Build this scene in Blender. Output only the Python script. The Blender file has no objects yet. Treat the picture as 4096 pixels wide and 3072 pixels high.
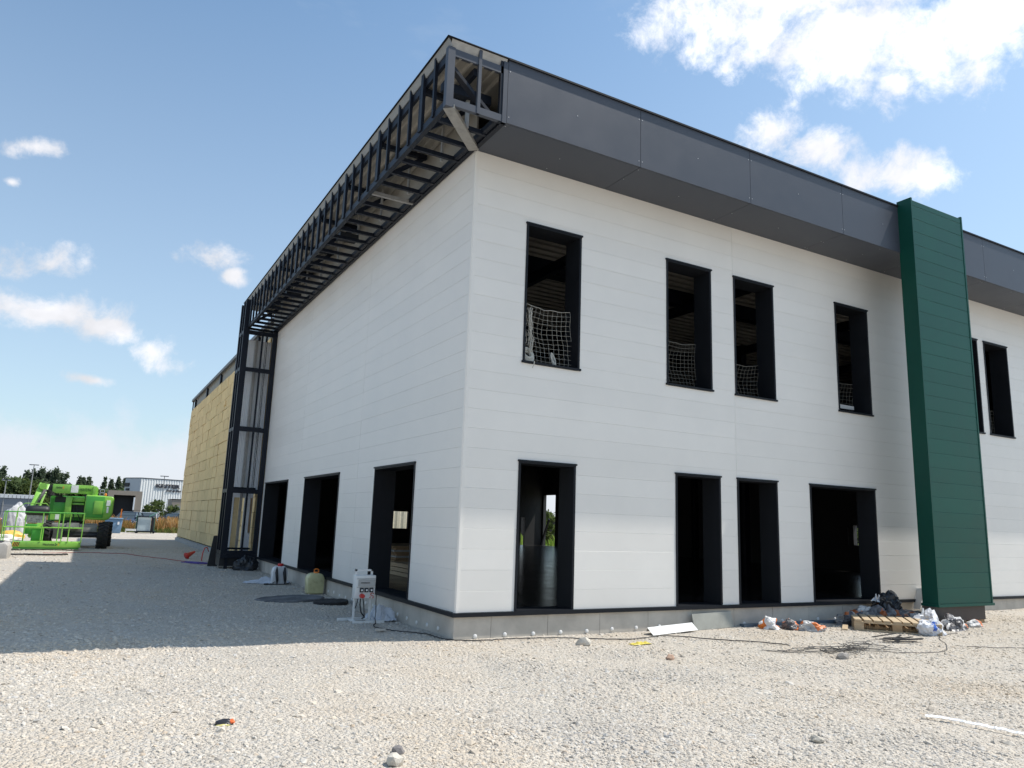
import bpy, bmesh, math, random
import numpy as np
from mathutils import Vector, Matrix, noise
random.seed(7); rng = np.random.default_rng(7)
scene = bpy.context.scene
COL = scene.collection

# ------------------------------------------------------------------ camera
CAM = Vector((-4.7794, -10.0355, 1.2998))
YAW, PITCH, ROLL = 0.508187, 0.185117, 0.034996
F_ = Vector((math.sin(YAW)*math.cos(PITCH), math.cos(YAW)*math.cos(PITCH), math.sin(PITCH)))
R0 = Vector((math.cos(YAW), -math.sin(YAW), 0)); U0 = R0.cross(F_)
R_ = math.cos(ROLL)*R0 + math.sin(ROLL)*U0
U_ = -math.sin(ROLL)*R0 + math.cos(ROLL)*U0
cd = bpy.data.cameras.new('camera'); cam = bpy.data.objects.new('camera', cd); COL.objects.link(cam)
M3 = Matrix((R_, U_, -F_)).transposed()
cam.matrix_world = Matrix.Translation(CAM) @ M3.to_4x4()
cd.sensor_width = 36.0; cd.sensor_fit = 'HORIZONTAL'; cd.lens = 36*2964.78/4096
cd.clip_start = 0.05; cd.clip_end = 3000
scene.camera = cam

# ------------------------------------------------------------------ sun, sky, exposure
SUN = Vector((0.6, -0.171, 1.0)).normalized()
SUN_EL = math.asin(SUN.z); SUN_AZ = math.atan2(SUN.x, SUN.y)
sl = bpy.data.lights.new('sun', 'SUN'); so = bpy.data.objects.new('sun', sl); COL.objects.link(so)
sl.energy = 4.3; sl.angle = math.radians(0.53); sl.color = (1.0, 0.955, 0.89)
so.rotation_euler = SUN.to_track_quat('Z', 'Y').to_euler()
scene.view_settings.view_transform = 'Standard'; scene.view_settings.look = 'None'
scene.view_settings.gamma = 1.0; scene.view_settings.use_curve_mapping = False
scene.view_settings.exposure = 0.23
scene.cycles.max_bounces = 6; scene.cycles.diffuse_bounces = 3; scene.cycles.glossy_bounces = 3

world = bpy.data.worlds.new('World'); scene.world = world; world.use_nodes = True
world.cycles.sampling_method = 'MANUAL'; world.cycles.sample_map_resolution = 512
def build_world():
    nt = world.node_tree; N = nt.nodes; L = nt.links; N.clear()
    out = N.new('ShaderNodeOutputWorld'); bg = N.new('ShaderNodeBackground')
    L.new(bg.outputs[0], out.inputs[0])
    sky = N.new('ShaderNodeTexSky'); sky.sky_type = 'NISHITA'; sky.sun_disc = False
    sky.sun_elevation = SUN_EL; sky.sun_rotation = SUN_AZ
    sky.air_density = 1.0; sky.dust_density = 1.2; sky.ozone_density = 1.5; sky.altitude = 200
    tc = N.new('ShaderNodeTexCoord'); D = tc.outputs['Generated']
    def math_(op, a, b=None, c=None):
        n = N.new('ShaderNodeMath'); n.operation = op
        for i, v in enumerate((a, b, c)):
            if v is None: continue
            if isinstance(v, (int, float)): n.inputs[i].default_value = v
            else: L.new(v, n.inputs[i])
        return n.outputs[0]
    def vmath(op, a, b):
        n = N.new('ShaderNodeVectorMath'); n.operation = op
        for i, v in enumerate((a, b)):
            if isinstance(v, (tuple, Vector)): n.inputs[i].default_value = tuple(v)
            else: L.new(v, n.inputs[i])
        return n.outputs['Value'] if op in ('DOT_PRODUCT', 'LENGTH') else n.outputs[0]
    # cumulus: ellipses on the sky sphere (centre, two half axes, weight) broken up by fractal noise
    blobs = [
     ((0.5228,0.613,0.5924),(0.0296,-0.0234,-0.0031),(0.0114,0.0134,-0.0247),.9),
     ((0.5983,0.5539,0.579),(0.06,-0.0541,-0.0161),(0.0178,0.0181,-0.0375),1.),
     ((0.6949,0.468,0.5459),(0.0605,-0.0665,-0.0282),(0.0217,0.0183,-0.046),1.1),
     ((0.7605,0.3743,0.5307),(0.0413,-0.0554,-0.02),(0.0213,0.0151,-0.0436),1.1),
     ((0.7357,0.4593,0.4978),(0.0127,-0.0162,-0.0043),(0.0104,0.0085,-0.0239),.9),
     ((0.6363,0.4866,0.5986),(0.1031,-0.1171,-0.0358),(0.0165,0.0148,-0.0308),1.2),
     ((0.6681,0.5717,0.4762),(0.0236,-0.0247,-0.0041),(0.0082,0.0081,-0.026),1.1),
     ((0.7081,0.5452,0.4488),(0.0282,-0.0221,-0.0195),(0.0009,0.015,-0.0204),.8),
     ((0.7689,0.4869,0.4143),(0.0341,-0.0431,-0.0138),(0.0068,0.0059,-0.0201),.9),
     ((-0.0909,0.919,0.3836),(0.0241,-0.0007,0.0062),(0.0009,0.0034,-0.0091),1.0),
     ((-0.0742,0.9586,0.2748),(0.0373,-0.0008,0.01),(0.002,0.005,-0.0194),1.0),
     ((0.1027,0.9443,0.3126),(0.0317,-0.0034,-0.0008),(0.0022,0.0046,-0.018),1.0),
     ((0.1285,0.9484,0.29),(0.0153,-0.0025,0.0019),(0.0011,0.0022,-0.0097),1.),
     ((-0.0721,0.9731,0.2188),(0.099,0.0015,0.0044),(0.0002,0.0044,-0.0227),1.05),
     ((-0.0065,0.9768,0.2141),(0.062,0.0011,-0.0109),(-0.0028,0.0035,-0.0186),1.05),
     ((0.0541,0.9809,0.1871),(0.0347,0.0,-0.0129),(-0.0031,0.0031,-0.019),1.05),
     ((-0.0126,0.9891,0.1467),(0.0285,-0.0001,0.0005),(0.0006,0.0007,-0.0062),.95),
     ((-0.117,0.9297,0.3492),(0.0083,0.0001,0.002),(0.0004,0.0016,-0.0046),.6)]
    # the rest of the sky carries the same scattered cumulus
    rr = random.Random(3)
    for k in range(9):
        az = math.radians(75 + k*30 + rr.uniform(-6, 6)); el = math.radians(rr.uniform(12, 48))
        c = Vector((math.sin(az)*math.cos(el), math.cos(az)*math.cos(el), math.sin(el)))
        t1 = Vector((math.cos(az), -math.sin(az), 0)); t2 = c.cross(t1)
        s = rr.uniform(.03, .1); blobs.append((tuple(c), tuple(t1*s), tuple(t2*s*.45), .85))
    warp = N.new('ShaderNodeTexNoise'); warp.inputs['Scale'].default_value = 9; warp.inputs['Detail'].default_value = 3
    L.new(D, warp.inputs['Vector'])
    wv = vmath('SUBTRACT', warp.outputs['Color'], (.5, .5, .5))
    ws = N.new('ShaderNodeVectorMath'); ws.operation = 'SCALE'; L.new(wv, ws.inputs[0]); ws.inputs['Scale'].default_value = .045
    Dw = vmath('ADD', D, ws.outputs[0])
    field = None
    for c, a, b, w in blobs:
        a = Vector(a); b = Vector(b); ex = a.normalized(); ez = Vector(c).normalized(); ez = (ez-ex*ez.dot(ex)).normalized(); ey = ez.cross(ex)
        mpb = N.new('ShaderNodeMapping'); mpb.vector_type = 'TEXTURE'; L.new(Dw, mpb.inputs['Vector'])
        mpb.inputs['Location'].default_value = c; mpb.inputs['Rotation'].default_value = Matrix((ex, ey, ez)).transposed().to_euler()
        mpb.inputs['Scale'].default_value = (a.length, abs(b.dot(ey)), 1.)
        ln = N.new('ShaderNodeVectorMath'); ln.operation = 'LENGTH'; L.new(mpb.outputs[0], ln.inputs[0])
        e = math_('MULTIPLY_ADD', ln.outputs['Value'], -.5, .56+(w-1)*.25)
        field = e if field is None else math_('MAXIMUM', field, e)
    field = math_('MAXIMUM', field, -1.0)
    n1 = N.new('ShaderNodeTexNoise'); n1.inputs['Scale'].default_value = 17; n1.inputs['Detail'].default_value = 8; n1.inputs['Roughness'].default_value = .66
    L.new(Dw, n1.inputs['Vector'])
    n2 = N.new('ShaderNodeTexNoise'); n2.inputs['Scale'].default_value = 5.5; n2.inputs['Detail'].default_value = 8; n2.inputs['Roughness'].default_value = .6
    mp = N.new('ShaderNodeMapping'); mp.inputs['Scale'].default_value = (1, 1, 3.2); L.new(D, mp.inputs[0]); L.new(mp.outputs[0], n2.inputs['Vector'])
    dens = math_('ADD', field, math_('MULTIPLY', math_('SUBTRACT', n1.outputs[0], .5), 1.9))
    ms = N.new('ShaderNodeMapRange'); ms.interpolation_type = 'SMOOTHSTEP'; L.new(dens, ms.inputs[0])
    ms.inputs[1].default_value = -.12; ms.inputs[2].default_value = .5
    cl = ms.outputs[0]
    # thin veil and the pale bank of cloud low over the horizon
    sep = N.new('ShaderNodeSeparateXYZ'); L.new(D, sep.inputs[0]); z = sep.outputs[2]
    bank = N.new('ShaderNodeMapRange'); bank.interpolation_type = 'SMOOTHSTEP'; L.new(math_('ADD', z, math_('MULTIPLY', math_('SUBTRACT', n1.outputs[0], .5), .12)), bank.inputs[0])
    bank.inputs[1].default_value = .115; bank.inputs[2].default_value = .055; bank.inputs[3].default_value = 0; bank.inputs[4].default_value = .7
    veil = N.new('ShaderNodeMapRange'); veil.interpolation_type = 'SMOOTHSTEP'; L.new(n2.outputs[0], veil.inputs[0])
    veil.inputs[1].default_value = .45; veil.inputs[2].default_value = .8; veil.inputs[4].default_value = .2
    lowm = N.new('ShaderNodeMapRange'); L.new(z, lowm.inputs[0]); lowm.inputs[1].default_value = .62; lowm.inputs[2].default_value = .02; lowm.inputs[3].default_value = .0; lowm.inputs[4].default_value = .56
    thin = math_('MAXIMUM', veil.outputs[0], lowm.outputs[0])
    thin = math_('MINIMUM', thin, .85)
    # clouds nearer the sun are brighter
    sd = vmath('DOT_PRODUCT', D, SUN)
    br = N.new('ShaderNodeMapRange'); L.new(sd, br.inputs[0]); br.inputs[1].default_value = .3; br.inputs[2].default_value = .9
    br.inputs[3].default_value = CLOUD*1.08; br.inputs[4].default_value = CLOUD*1.5
    ccol = N.new('ShaderNodeMix'); ccol.data_type = 'RGBA'; ccol.blend_type = 'MULTIPLY'; ccol.inputs[0].default_value = 1
    ccol.inputs[6].default_value = (.99, .99, 1.03, 1); comb = N.new('ShaderNodeCombineColor')
    for i in range(3): L.new(br.outputs[0], comb.inputs[i])
    n4 = N.new('ShaderNodeTexNoise'); n4.inputs['Scale'].default_value = 13; n4.inputs['Detail'].default_value = 4
    L.new(vmath('ADD', Dw, tuple(SUN*-.02)), n4.inputs['Vector'])
    sh = N.new('ShaderNodeMapRange'); L.new(n4.outputs[0], sh.inputs[0]); sh.inputs[1].default_value = .35; sh.inputs[2].default_value = .62; sh.inputs[3].default_value = .80; sh.inputs[4].default_value = 1.06
    shc = N.new('ShaderNodeCombineColor'); [L.new(sh.outputs[0], shc.inputs[i]) for i in range(3)]
    mulc = N.new('ShaderNodeMix'); mulc.data_type = 'RGBA'; mulc.blend_type = 'MULTIPLY'; mulc.inputs[0].default_value = 1
    L.new(comb.outputs[0], mulc.inputs[6]); L.new(shc.outputs[0], mulc.inputs[7]); L.new(mulc.outputs[2], ccol.inputs[7])
    def mix(fac, a, b):
        m = N.new('ShaderNodeMix'); m.data_type = 'RGBA'; m.clamp_factor = True
        if isinstance(fac, float): m.inputs[0].default_value = fac
        else: L.new(fac, m.inputs[0])
        for s, v in ((6, a), (7, b)):
            if isinstance(v, tuple): m.inputs[s].default_value = v
            else: L.new(v, m.inputs[s])
        return m.outputs[2]
    tint = N.new('ShaderNodeMix'); tint.data_type = 'RGBA'; tint.blend_type = 'MULTIPLY'; tint.inputs[0].default_value = 1
    L.new(sky.outputs[0], tint.inputs[6]); tint.inputs[7].default_value = SKYTINT
    c1 = mix(thin, tint.outputs[2], (CLOUD*.70, CLOUD*.79, CLOUD*.90, 1))
    c1 = mix(bank.outputs[0], c1, (CLOUD*.92, CLOUD*.94, CLOUD*1.04, 1))
    c2 = mix(math_('MULTIPLY', cl, .96), c1, ccol.outputs[2])
    L.new(c2, bg.inputs[0]); bg.inputs[1].default_value = SKY_STRENGTH
SKY_STRENGTH = 0.15
CLOUD = 5.3
SKYTINT = (.96, 1.10, 1.07, 1)
build_world()

# ------------------------------------------------------------------ materials
MATS = {}
def nodes_of(m):
    m.use_nodes = True; nt = m.node_tree
    return nt, nt.nodes, nt.links, nt.nodes['Principled BSDF']
def ramp_(N, stops, interp='LINEAR'):
    r = N.new('ShaderNodeValToRGB'); cr = r.color_ramp; cr.interpolation = interp
    while len(cr.elements) < len(stops): cr.elements.new(.5)
    for e, (p, c) in zip(cr.elements, stops): e.position = p; e.color = (*c, 1)
    return r
def mat(name, col, rough=.5, metal=0., var=.12, scale=6., bump=0., bscale=60., stretch=(1, 1, 1), spec=.5, dirt=None, coord='Object', per_obj=0.):
    """a plain surface with broad tone variation and fine relief"""
    if name in MATS: return MATS[name]
    m = bpy.data.materials.new(name); MATS[name] = m
    nt, N, L, b = nodes_of(m)
    tc = N.new('ShaderNodeTexCoord'); mp = N.new('ShaderNodeMapping'); mp.inputs['Scale'].default_value = stretch
    L.new(tc.outputs[coord], mp.inputs[0])
    n = N.new('ShaderNodeTexNoise'); n.inputs['Scale'].default_value = scale; n.inputs['Detail'].default_value = 6
    n.inputs['Roughness'].default_value = .6; L.new(mp.outputs[0], n.inputs['Vector'])
    lo = tuple(c*(1-var) for c in col); hi = tuple(min(1, c*(1+var)) for c in col)
    stops = [(.3, lo), (.7, hi)]
    if dirt: stops = [(.28, dirt), (.42, lo), (.7, hi)]
    r = ramp_(N, stops); L.new(n.outputs[0], r.inputs[0]); L.new(r.outputs[0], b.inputs['Base Color'])
    if per_obj:
        oi = N.new('ShaderNodeObjectInfo'); hv = N.new('ShaderNodeHueSaturation'); mo_ = N.new('ShaderNodeMapRange'); L.new(oi.outputs['Random'], mo_.inputs[0])
        mo_.inputs[3].default_value = 1-per_obj; mo_.inputs[4].default_value = 1+per_obj; L.new(mo_.outputs[0], hv.inputs['Value']); L.new(r.outputs[0], hv.inputs['Color']); L.new(hv.outputs[0], b.inputs['Base Color'])
    mr = N.new('ShaderNodeMapRange'); L.new(n.outputs[0], mr.inputs[0]); mr.inputs[3].default_value = max(.02, rough-.1); mr.inputs[4].default_value = min(1, rough+.1)
    L.new(mr.outputs[0], b.inputs['Roughness'])
    b.inputs['Metallic'].default_value = metal; b.inputs['Specular IOR Level'].default_value = spec
    if bump:
        n2 = N.new('ShaderNodeTexNoise'); n2.inputs['Scale'].default_value = bscale; n2.inputs['Detail'].default_value = 4; L.new(mp.outputs[0], n2.inputs['Vector'])
        bp = N.new('ShaderNodeBump'); bp.inputs['Strength'].default_value = bump; bp.inputs['Distance'].default_value = .01
        L.new(n2.outputs[0], bp.inputs['Height']); L.new(bp.outputs[0], b.inputs['Normal'])
    return m

def mat_gravel():
    m = bpy.data.materials.new('gravel_bed'); MATS['gravel_bed'] = m
    nt, N, L, b = nodes_of(m)
    tc = N.new('ShaderNodeTexCoord'); P = tc.outputs['Object']
    def vor(s):
        v = N.new('ShaderNodeTexVoronoi'); v.inputs['Scale'].default_value = s; L.new(P, v.inputs['Vector']); return v
    v1, v2 = vor(26), vor(60)
    sp1 = N.new('ShaderNodeSeparateColor'); L.new(v1.outputs['Color'], sp1.inputs[0])
    sp2 = N.new('ShaderNodeSeparateColor'); L.new(v2.outputs['Color'], sp2.inputs[0])
    stops = [(0., (.37, .34, .30)), (.18, (.47, .435, .385)), (.45, (.54, .50, .44)), (.62, (.49, .45, .395)), (.78, (.60, .565, .505)), (.92, (.45, .445, .435)), (1., (.52, .45, .37))]
    r1 = ramp_(N, stops); L.new(sp1.outputs[0], r1.inputs[0]); r2 = ramp_(N, stops); L.new(sp2.outputs[1], r2.inputs[0])
    mx = N.new('ShaderNodeMix'); mx.data_type = 'RGBA'
    n = N.new('ShaderNodeTexNoise'); n.inputs['Scale'].default_value = 5; n.inputs['Detail'].default_value = 6; L.new(P, n.inputs['Vector'])
    mr = N.new('ShaderNodeMapRange'); L.new(n.outputs[0], mr.inputs[0]); mr.inputs[1].default_value = .4; mr.inputs[2].default_value = .6; L.new(mr.outputs[0], mx.inputs[0])
    L.new(r1.outputs[0], mx.inputs[6]); L.new(r2.outputs[0], mx.inputs[7])
    # broad patches of finer dusty sand and greyer stone
    n3 = N.new('ShaderNodeTexNoise'); n3.inputs['Scale'].default_value = .55; n3.inputs['Detail'].default_value = 7; n3.inputs['Roughness'].default_value = .65; L.new(P, n3.inputs['Vector'])
    rp = ramp_(N, [(.3, (.92, .91, .89)), (.5, (1.06, 1.03, .99)), (.68, (1.0, .93, .84))]); L.new(n3.outputs[0], rp.inputs[0])
    mm = N.new('ShaderNodeMix'); mm.data_type = 'RGBA'; mm.blend_type = 'MULTIPLY'; mm.inputs[0].default_value = 1
    L.new(mx.outputs[2], mm.inputs[6]); L.new(rp.outputs[0], mm.inputs[7])
    L.new(mm.outputs[2], b.inputs['Base Color'])
    b.inputs['Roughness'].default_value = .95; b.inputs['Specular IOR Level'].default_value = .2
    h = N.new('ShaderNodeMath'); h.operation = 'MULTIPLY_ADD'; L.new(v1.outputs['Distance'], h.inputs[0]); h.inputs[1].default_value = -1.0
    h2 = N.new('ShaderNodeMath'); h2.operation = 'MULTIPLY_ADD'; L.new(v2.outputs['Distance'], h2.inputs[0]); h2.inputs[1].default_value = -.5; L.new(n3.outputs[0], h2.inputs[2])
    L.new(h2.outputs[0], h.inputs[2])
    bp = N.new('ShaderNodeBump'); bp.inputs['Strength'].default_value = .9; bp.inputs['Distance'].default_value = .03
    L.new(h.outputs[0], bp.inputs['Height']); L.new(bp.outputs[0], b.inputs['Normal'])
    return m

def mat_stone():
    m = bpy.data.materials.new('limestone_chip'); MATS['limestone_chip'] = m
    nt, N, L, b = nodes_of(m)
    oi = N.new('ShaderNodeObjectInfo')
    r = ramp_(N, [(0., (.37, .345, .315)), (.1, (.48, .445, .40)), (.35, (.57, .53, .47)), (.6, (.53, .49, .435)), (.8, (.65, .615, .56)), (.92, (.49, .485, .475)), (.975, (.58, .50, .41)), (1., (.42, .36, .30))])
    L.new(oi.outputs['Random'], r.inputs[0])
    tc = N.new('ShaderNodeTexCoord'); n = N.new('ShaderNodeTexNoise'); n.inputs['Scale'].default_value = 2.5; n.inputs['Detail'].default_value = 5; L.new(tc.outputs['Object'], n.inputs['Vector'])
    g = ramp_(N, [(.3, (.91, .89, .86)), (.7, (1.09, 1.08, 1.06))]); L.new(n.outputs[0], g.inputs[0])
    mm = N.new('ShaderNodeMix'); mm.data_type = 'RGBA'; mm.blend_type = 'MULTIPLY'; mm.inputs[0].default_value = 1
    L.new(r.outputs[0], mm.inputs[6]); L.new(g.outputs[0], mm.inputs[7])
    n3 = N.new('ShaderNodeTexNoise'); n3.inputs['Scale'].default_value = .5; n3.inputs['Detail'].default_value = 6; L.new(oi.outputs['Location'], n3.inputs['Vector'])
    rp = ramp_(N, [(.32, (.86, .86, .87)), (.5, (.99, .97, .94)), (.66, (1.0, .93, .84))]); L.new(n3.outputs[0], rp.inputs[0])
    m2 = N.new('ShaderNodeMix'); m2.data_type = 'RGBA'; m2.blend_type = 'MULTIPLY'; m2.inputs[0].default_value = 1
    L.new(mm.outputs[2], m2.inputs[6]); L.new(rp.outputs[0], m2.inputs[7]); L.new(m2.outputs[2], b.inputs['Base Color'])
    b.inputs['Roughness'].default_value = .9; b.inputs['Specular IOR Level'].default_value = .25
    return m

def mat_leaf(name, stops, trans=.15):
    m = bpy.data.materials.new(name); MATS[name] = m
    nt, N, L, b = nodes_of(m)
    at = N.new('ShaderNodeAttribute'); at.attribute_name = 'tone'
    r = ramp_(N, stops); L.new(at.outputs['Fac'], r.inputs[0]); L.new(r.outputs[0], b.inputs['Base Color'])
    b.inputs['Roughness'].default_value = .7; b.inputs['Specular IOR Level'].default_value = .2
    tl = N.new('ShaderNodeBsdfTranslucent'); L.new(r.outputs[0], tl.inputs[0]); ms = N.new('ShaderNodeMixShader'); ms.inputs[0].default_value = .55
    L.new(b.outputs[0], ms.inputs[1]); L.new(tl.outputs[0], ms.inputs[2]); L.new(ms.outputs[0], N['Material Output'].inputs[0])
    return m

def mat_sack(name, cols, seed, scale=4.):
    """printed sack: big flat areas of ink colour with creases"""
    m = bpy.data.materials.new(name); MATS[name] = m
    nt, N, L, b = nodes_of(m)
    tc = N.new('ShaderNodeTexCoord'); mp = N.new('ShaderNodeMapping'); mp.inputs['Location'].default_value = (seed*3.1, seed*1.7, seed*.9); L.new(tc.outputs['Object'], mp.inputs[0])
    v = N.new('ShaderNodeTexVoronoi'); v.inputs['Scale'].default_value = scale; L.new(mp.outputs[0], v.inputs['Vector'])
    sc = N.new('ShaderNodeSeparateColor'); L.new(v.outputs['Color'], sc.inputs[0])
    k = len(cols); r = ramp_(N, [(i/k, c) for i, c in enumerate(cols)], 'CONSTANT'); L.new(sc.outputs[0], r.inputs[0])
    L.new(r.outputs[0], b.inputs['Base Color']); b.inputs['Roughness'].default_value = .45
    n2 = N.new('ShaderNodeTexVoronoi'); n2.inputs['Scale'].default_value = 9; L.new(mp.outputs[0], n2.inputs['Vector'])
    bp = N.new('ShaderNodeBump'); bp.inputs['Strength'].default_value = .6; bp.inputs['Distance'].default_value = .03; L.new(n2.outputs['Distance'], bp.inputs['Height']); L.new(bp.outputs[0], b.inputs['Normal'])
    return m

WHITE = mat('white_coated_panel', (.755, .73, .685), .42, var=.03, scale=.9, bump=.03, bscale=140, per_obj=.02)
WHITE_CORE = mat('panel_joint_backing', (.755, .73, .685), .6, var=.03)
ANTH = mat('anthracite_coated_steel', (.013, .015, .019), .5, var=.12, scale=3, spec=.16)
FASC = mat('fascia_grey_panel', (.054, .062, .080), .45, spec=.36, var=.05, scale=2.5, bump=.05, bscale=300)
STEEL = mat('dark_painted_steel', (.010, .013, .021), .45, var=.22, scale=4, spec=.22)
ZINC = mat('galvanised_steel', (.34, .33, .31), .48, metal=.35, var=.18, scale=9)
DECK = mat('steel_deck_underside', (.29, .27, .235), .5, var=.08, scale=3)
GREEN = mat('green_coated_panel', (.006, .064, .047), .4, var=.1, scale=1.3, spec=.2, per_obj=.06)
PLINTH = mat('plinth_concrete', (.50, .46, .40), .9, var=.12, scale=2.2, bump=.25, bscale=90, dirt=(.40, .365, .31))
CONC = mat('cast_concrete', (.40, .385, .36), .9, var=.16, scale=5, bump=.35, bscale=60)
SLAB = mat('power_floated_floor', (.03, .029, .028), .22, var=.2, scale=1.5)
WOOL = mat('mineral_wool_board', (.78, .59, .32), .95, var=.07, scale=5, bump=.5, bscale=120, spec=.1, per_obj=.07)
RIVET = mat('bright_rivet', (.5, .5, .5), .4, metal=.3)
DISC = mat('insulation_disc_white', (.70, .69, .66), .7)
MGREEN = mat('machine_green_paint', (.25, .54, .08), .35, var=.1, scale=3, dirt=(.16, .40, .07))
MDGREEN = mat('machine_darker_green', (.07, .34, .05), .4, var=.12, scale=3)
MGREY = mat('machine_grey_chassis', (.33, .32, .30), .6, var=.2, dirt=(.2, .18, .15))
BLACK = mat('black_plastic', (.016, .016, .018), .5, var=.25)
RUBBER = mat('tyre_rubber', (.022, .021, .021), .85, var=.3, dirt=(.06, .055, .048), scale=9)
WPAPER = mat('white_label', (.80, .80, .79), .5)
ORANGE = mat('orange_paint', (.80, .23, .03), .4)
REDP = mat('red_plastic', (.55, .03, .025), .4)
WPAINT = mat('white_enamel', (.72, .72, .70), .4, var=.06)
WOOD = mat('pallet_wood', (.47, .36, .23), .85, var=.22, scale=5, stretch=(1, 9, 9), bump=.3, bscale=40)
WOODD = mat('old_timber', (.34, .23, .13), .9, var=.25, scale=5, bump=.3, bscale=40)
CABLE = mat('black_cable', (.02, .02, .02), .6)
ROPE = mat('grey_rope', (.52, .50, .44), .9, var=.15, scale=30)
mat_gravel(); STONE = mat_stone()

# ------------------------------------------------------------------ mesh helpers
class MB:
    def __init__(s): s.v = []; s.f = []
    def quad(s, a, b, c, d):
        i = len(s.v); s.v += [a, b, c, d]; s.f.append((i, i+1, i+2, i+3)); return s
    def tri(s, a, b, c):
        i = len(s.v); s.v += [a, b, c]; s.f.append((i, i+1, i+2)); return s
    def box(s, x0, x1, y0, y1, z0, z1):
        i = len(s.v)
        s.v += [(x0, y0, z0), (x1, y0, z0), (x1, y1, z0), (x0, y1, z0), (x0, y0, z1), (x1, y0, z1), (x1, y1, z1), (x0, y1, z1)]
        s.f += [tuple(i+k for k in q) for q in ((0, 3, 2, 1), (4, 5, 6, 7), (0, 1, 5, 4), (1, 2, 6, 5), (2, 3, 7, 6), (3, 0, 4, 7))]
        return s
    def bar(s, a, b, w, h, up=(0, 0, 1)):
        """box beam from a to b"""
        a = Vector(a); b = Vector(b); d = (b-a).normalized(); up = Vector(up)
        if abs(d.dot(up)) > .98: up = Vector((0, 1, 0))
        x = d.cross(up).normalized(); y = x.cross(d)
        i = len(s.v)
        for p in (a, b):
            for sx, sy in ((-1, -1), (1, -1), (1, 1), (-1, 1)): s.v.append(tuple(p + x*(sx*w/2) + y*(sy*h/2)))
        s.f += [tuple(i+k for k in q) for q in ((0, 3, 2, 1), (4, 5, 6, 7), (0, 1, 5, 4), (1, 2, 6, 5), (2, 3, 7, 6), (3, 0, 4, 7))]
        return s
    def tube(s, pts, r, n=6, closed=False):
        pts = [Vector(p) for p in pts]; base = len(s.v); m = len(pts)
        rr = r if isinstance(r, (list, tuple)) else [r]*m
        ref = Vector((.13, .27, .95)).normalized()
        for k, p in enumerate(pts):
            d = (pts[min(k+1, m-1)] - pts[max(k-1, 0)])
            d = d.normalized() if d.length > 1e-9 else Vector((0, 0, 1))
            u = d.cross(ref)
            if u.length < .05: u = d.cross(Vector((1, 0, 0)))
            u.normalize(); w = d.cross(u)
            for j in range(n):
                a = 2*math.pi*j/n; s.v.append(tuple(p + (u*math.cos(a) + w*math.sin(a))*rr[k]))
        for k in range(m-1):
            for j in range(n):
                a = base+k*n+j; b = base+k*n+(j+1) % n; s.f.append((a, b, b+n, a+n))
        s.f.append(tuple(base+j for j in range(n))[::-1]); s.f.append(tuple(base+(m-1)*n+j for j in range(n)))
        return s
    def lathe(s, prof, n=20, axis='z', c=(0, 0, 0)):
        base = len(s.v); m = len(prof)
        for r, h in prof:
            for j in range(n):
                a = 2*math.pi*j/n; p = (r*math.cos(a), r*math.sin(a), h)
                if axis == 'x': p = (h, r*math.cos(a), r*math.sin(a))
                if axis == 'y': p = (r*math.cos(a), h, r*math.sin(a))
                s.v.append((p[0]+c[0], p[1]+c[1], p[2]+c[2]))
        for k in range(m-1):
            for j in range(n):
                a = base+k*n+j; b = base+k*n+(j+1) % n; s.f.append((a, b, b+n, a+n))
        s.f.append(tuple(base+j for j in range(n))[::-1]); s.f.append(tuple(base+(m-1)*n+j for j in range(n)))
        return s
    def prism(s, poly, y0, y1, axis='y'):
        """extrude an outline (two coordinates) along one axis"""
        i = len(s.v); n = len(poly)
        for y in (y0, y1):
            for p in poly:
                s.v.append({'y': (p[0], y, p[1]), 'x': (y, p[0], p[1]), 'z': (p[0], p[1], y)}[axis])
        s.f.append(tuple(i+k for k in range(n))); s.f.append(tuple(i+n+k for k in range(n))[::-1])
        for k in range(n): s.f.append((i+k, i+n+k, i+n+(k+1) % n, i+(k+1) % n))
        return s
    def mesh(s, name, m, off=(0, 0, 0), smooth=False):
        me = bpy.data.meshes.new(name)
        me.from_pydata([(v[0]-off[0], v[1]-off[1], v[2]-off[2]) for v in s.v], [], s.f)
        if m: me.materials.append(m)
        if smooth: me.polygons.foreach_set('use_smooth', [True]*len(me.polygons))
        me.update(); return me
    def build(s, name, m, parent=None, off=None, smooth=False, bevel=0., seg=2):
        if off is None: off = parent.get('_o', (0, 0, 0)) if parent else (0, 0, 0)
        me = s.mesh(name, m, off, smooth)
        if bevel or True:
            bm = bmesh.new(); bm.from_mesh(me)
            if bevel:
                ee = [e for e in bm.edges if len(e.link_faces) == 2 and e.calc_face_angle(0) > .6]
                bmesh.ops.bevel(bm, geom=ee, offset=bevel, segments=seg, affect='EDGES', profile=.5)
            bmesh.ops.recalc_face_normals(bm, faces=bm.faces)
            bm.to_mesh(me); bm.free()
            if bevel: me.polygons.foreach_set('use_smooth', [True]*len(me.polygons)); me.set_sharp_from_angle(angle=.7)
        return link(name, me, parent)
ORIG = {}
def link(name, me, parent=None, loc=(0, 0, 0), rot=(0, 0, 0)):
    o = bpy.data.objects.new(name, me); COL.objects.link(o)
    if parent: o.parent = parent; ORIG[o.name] = ORIG.get(parent.name, (0, 0, 0))
    o.location = loc; o.rotation_euler = rot
    return o
def B(mb, name, m, parent=None, **k):
    off = ORIG.get(parent.name, (0, 0, 0)) if parent else (0, 0, 0)
    return mb.build(name, m, parent, off=off, **k)
def tag(o, label=None, cat=None, group=None, kind=None):
    if label: o['label'] = label
    if cat: o['category'] = cat
    if group: o['group'] = group
    if kind: o['kind'] = kind
    return o
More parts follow.
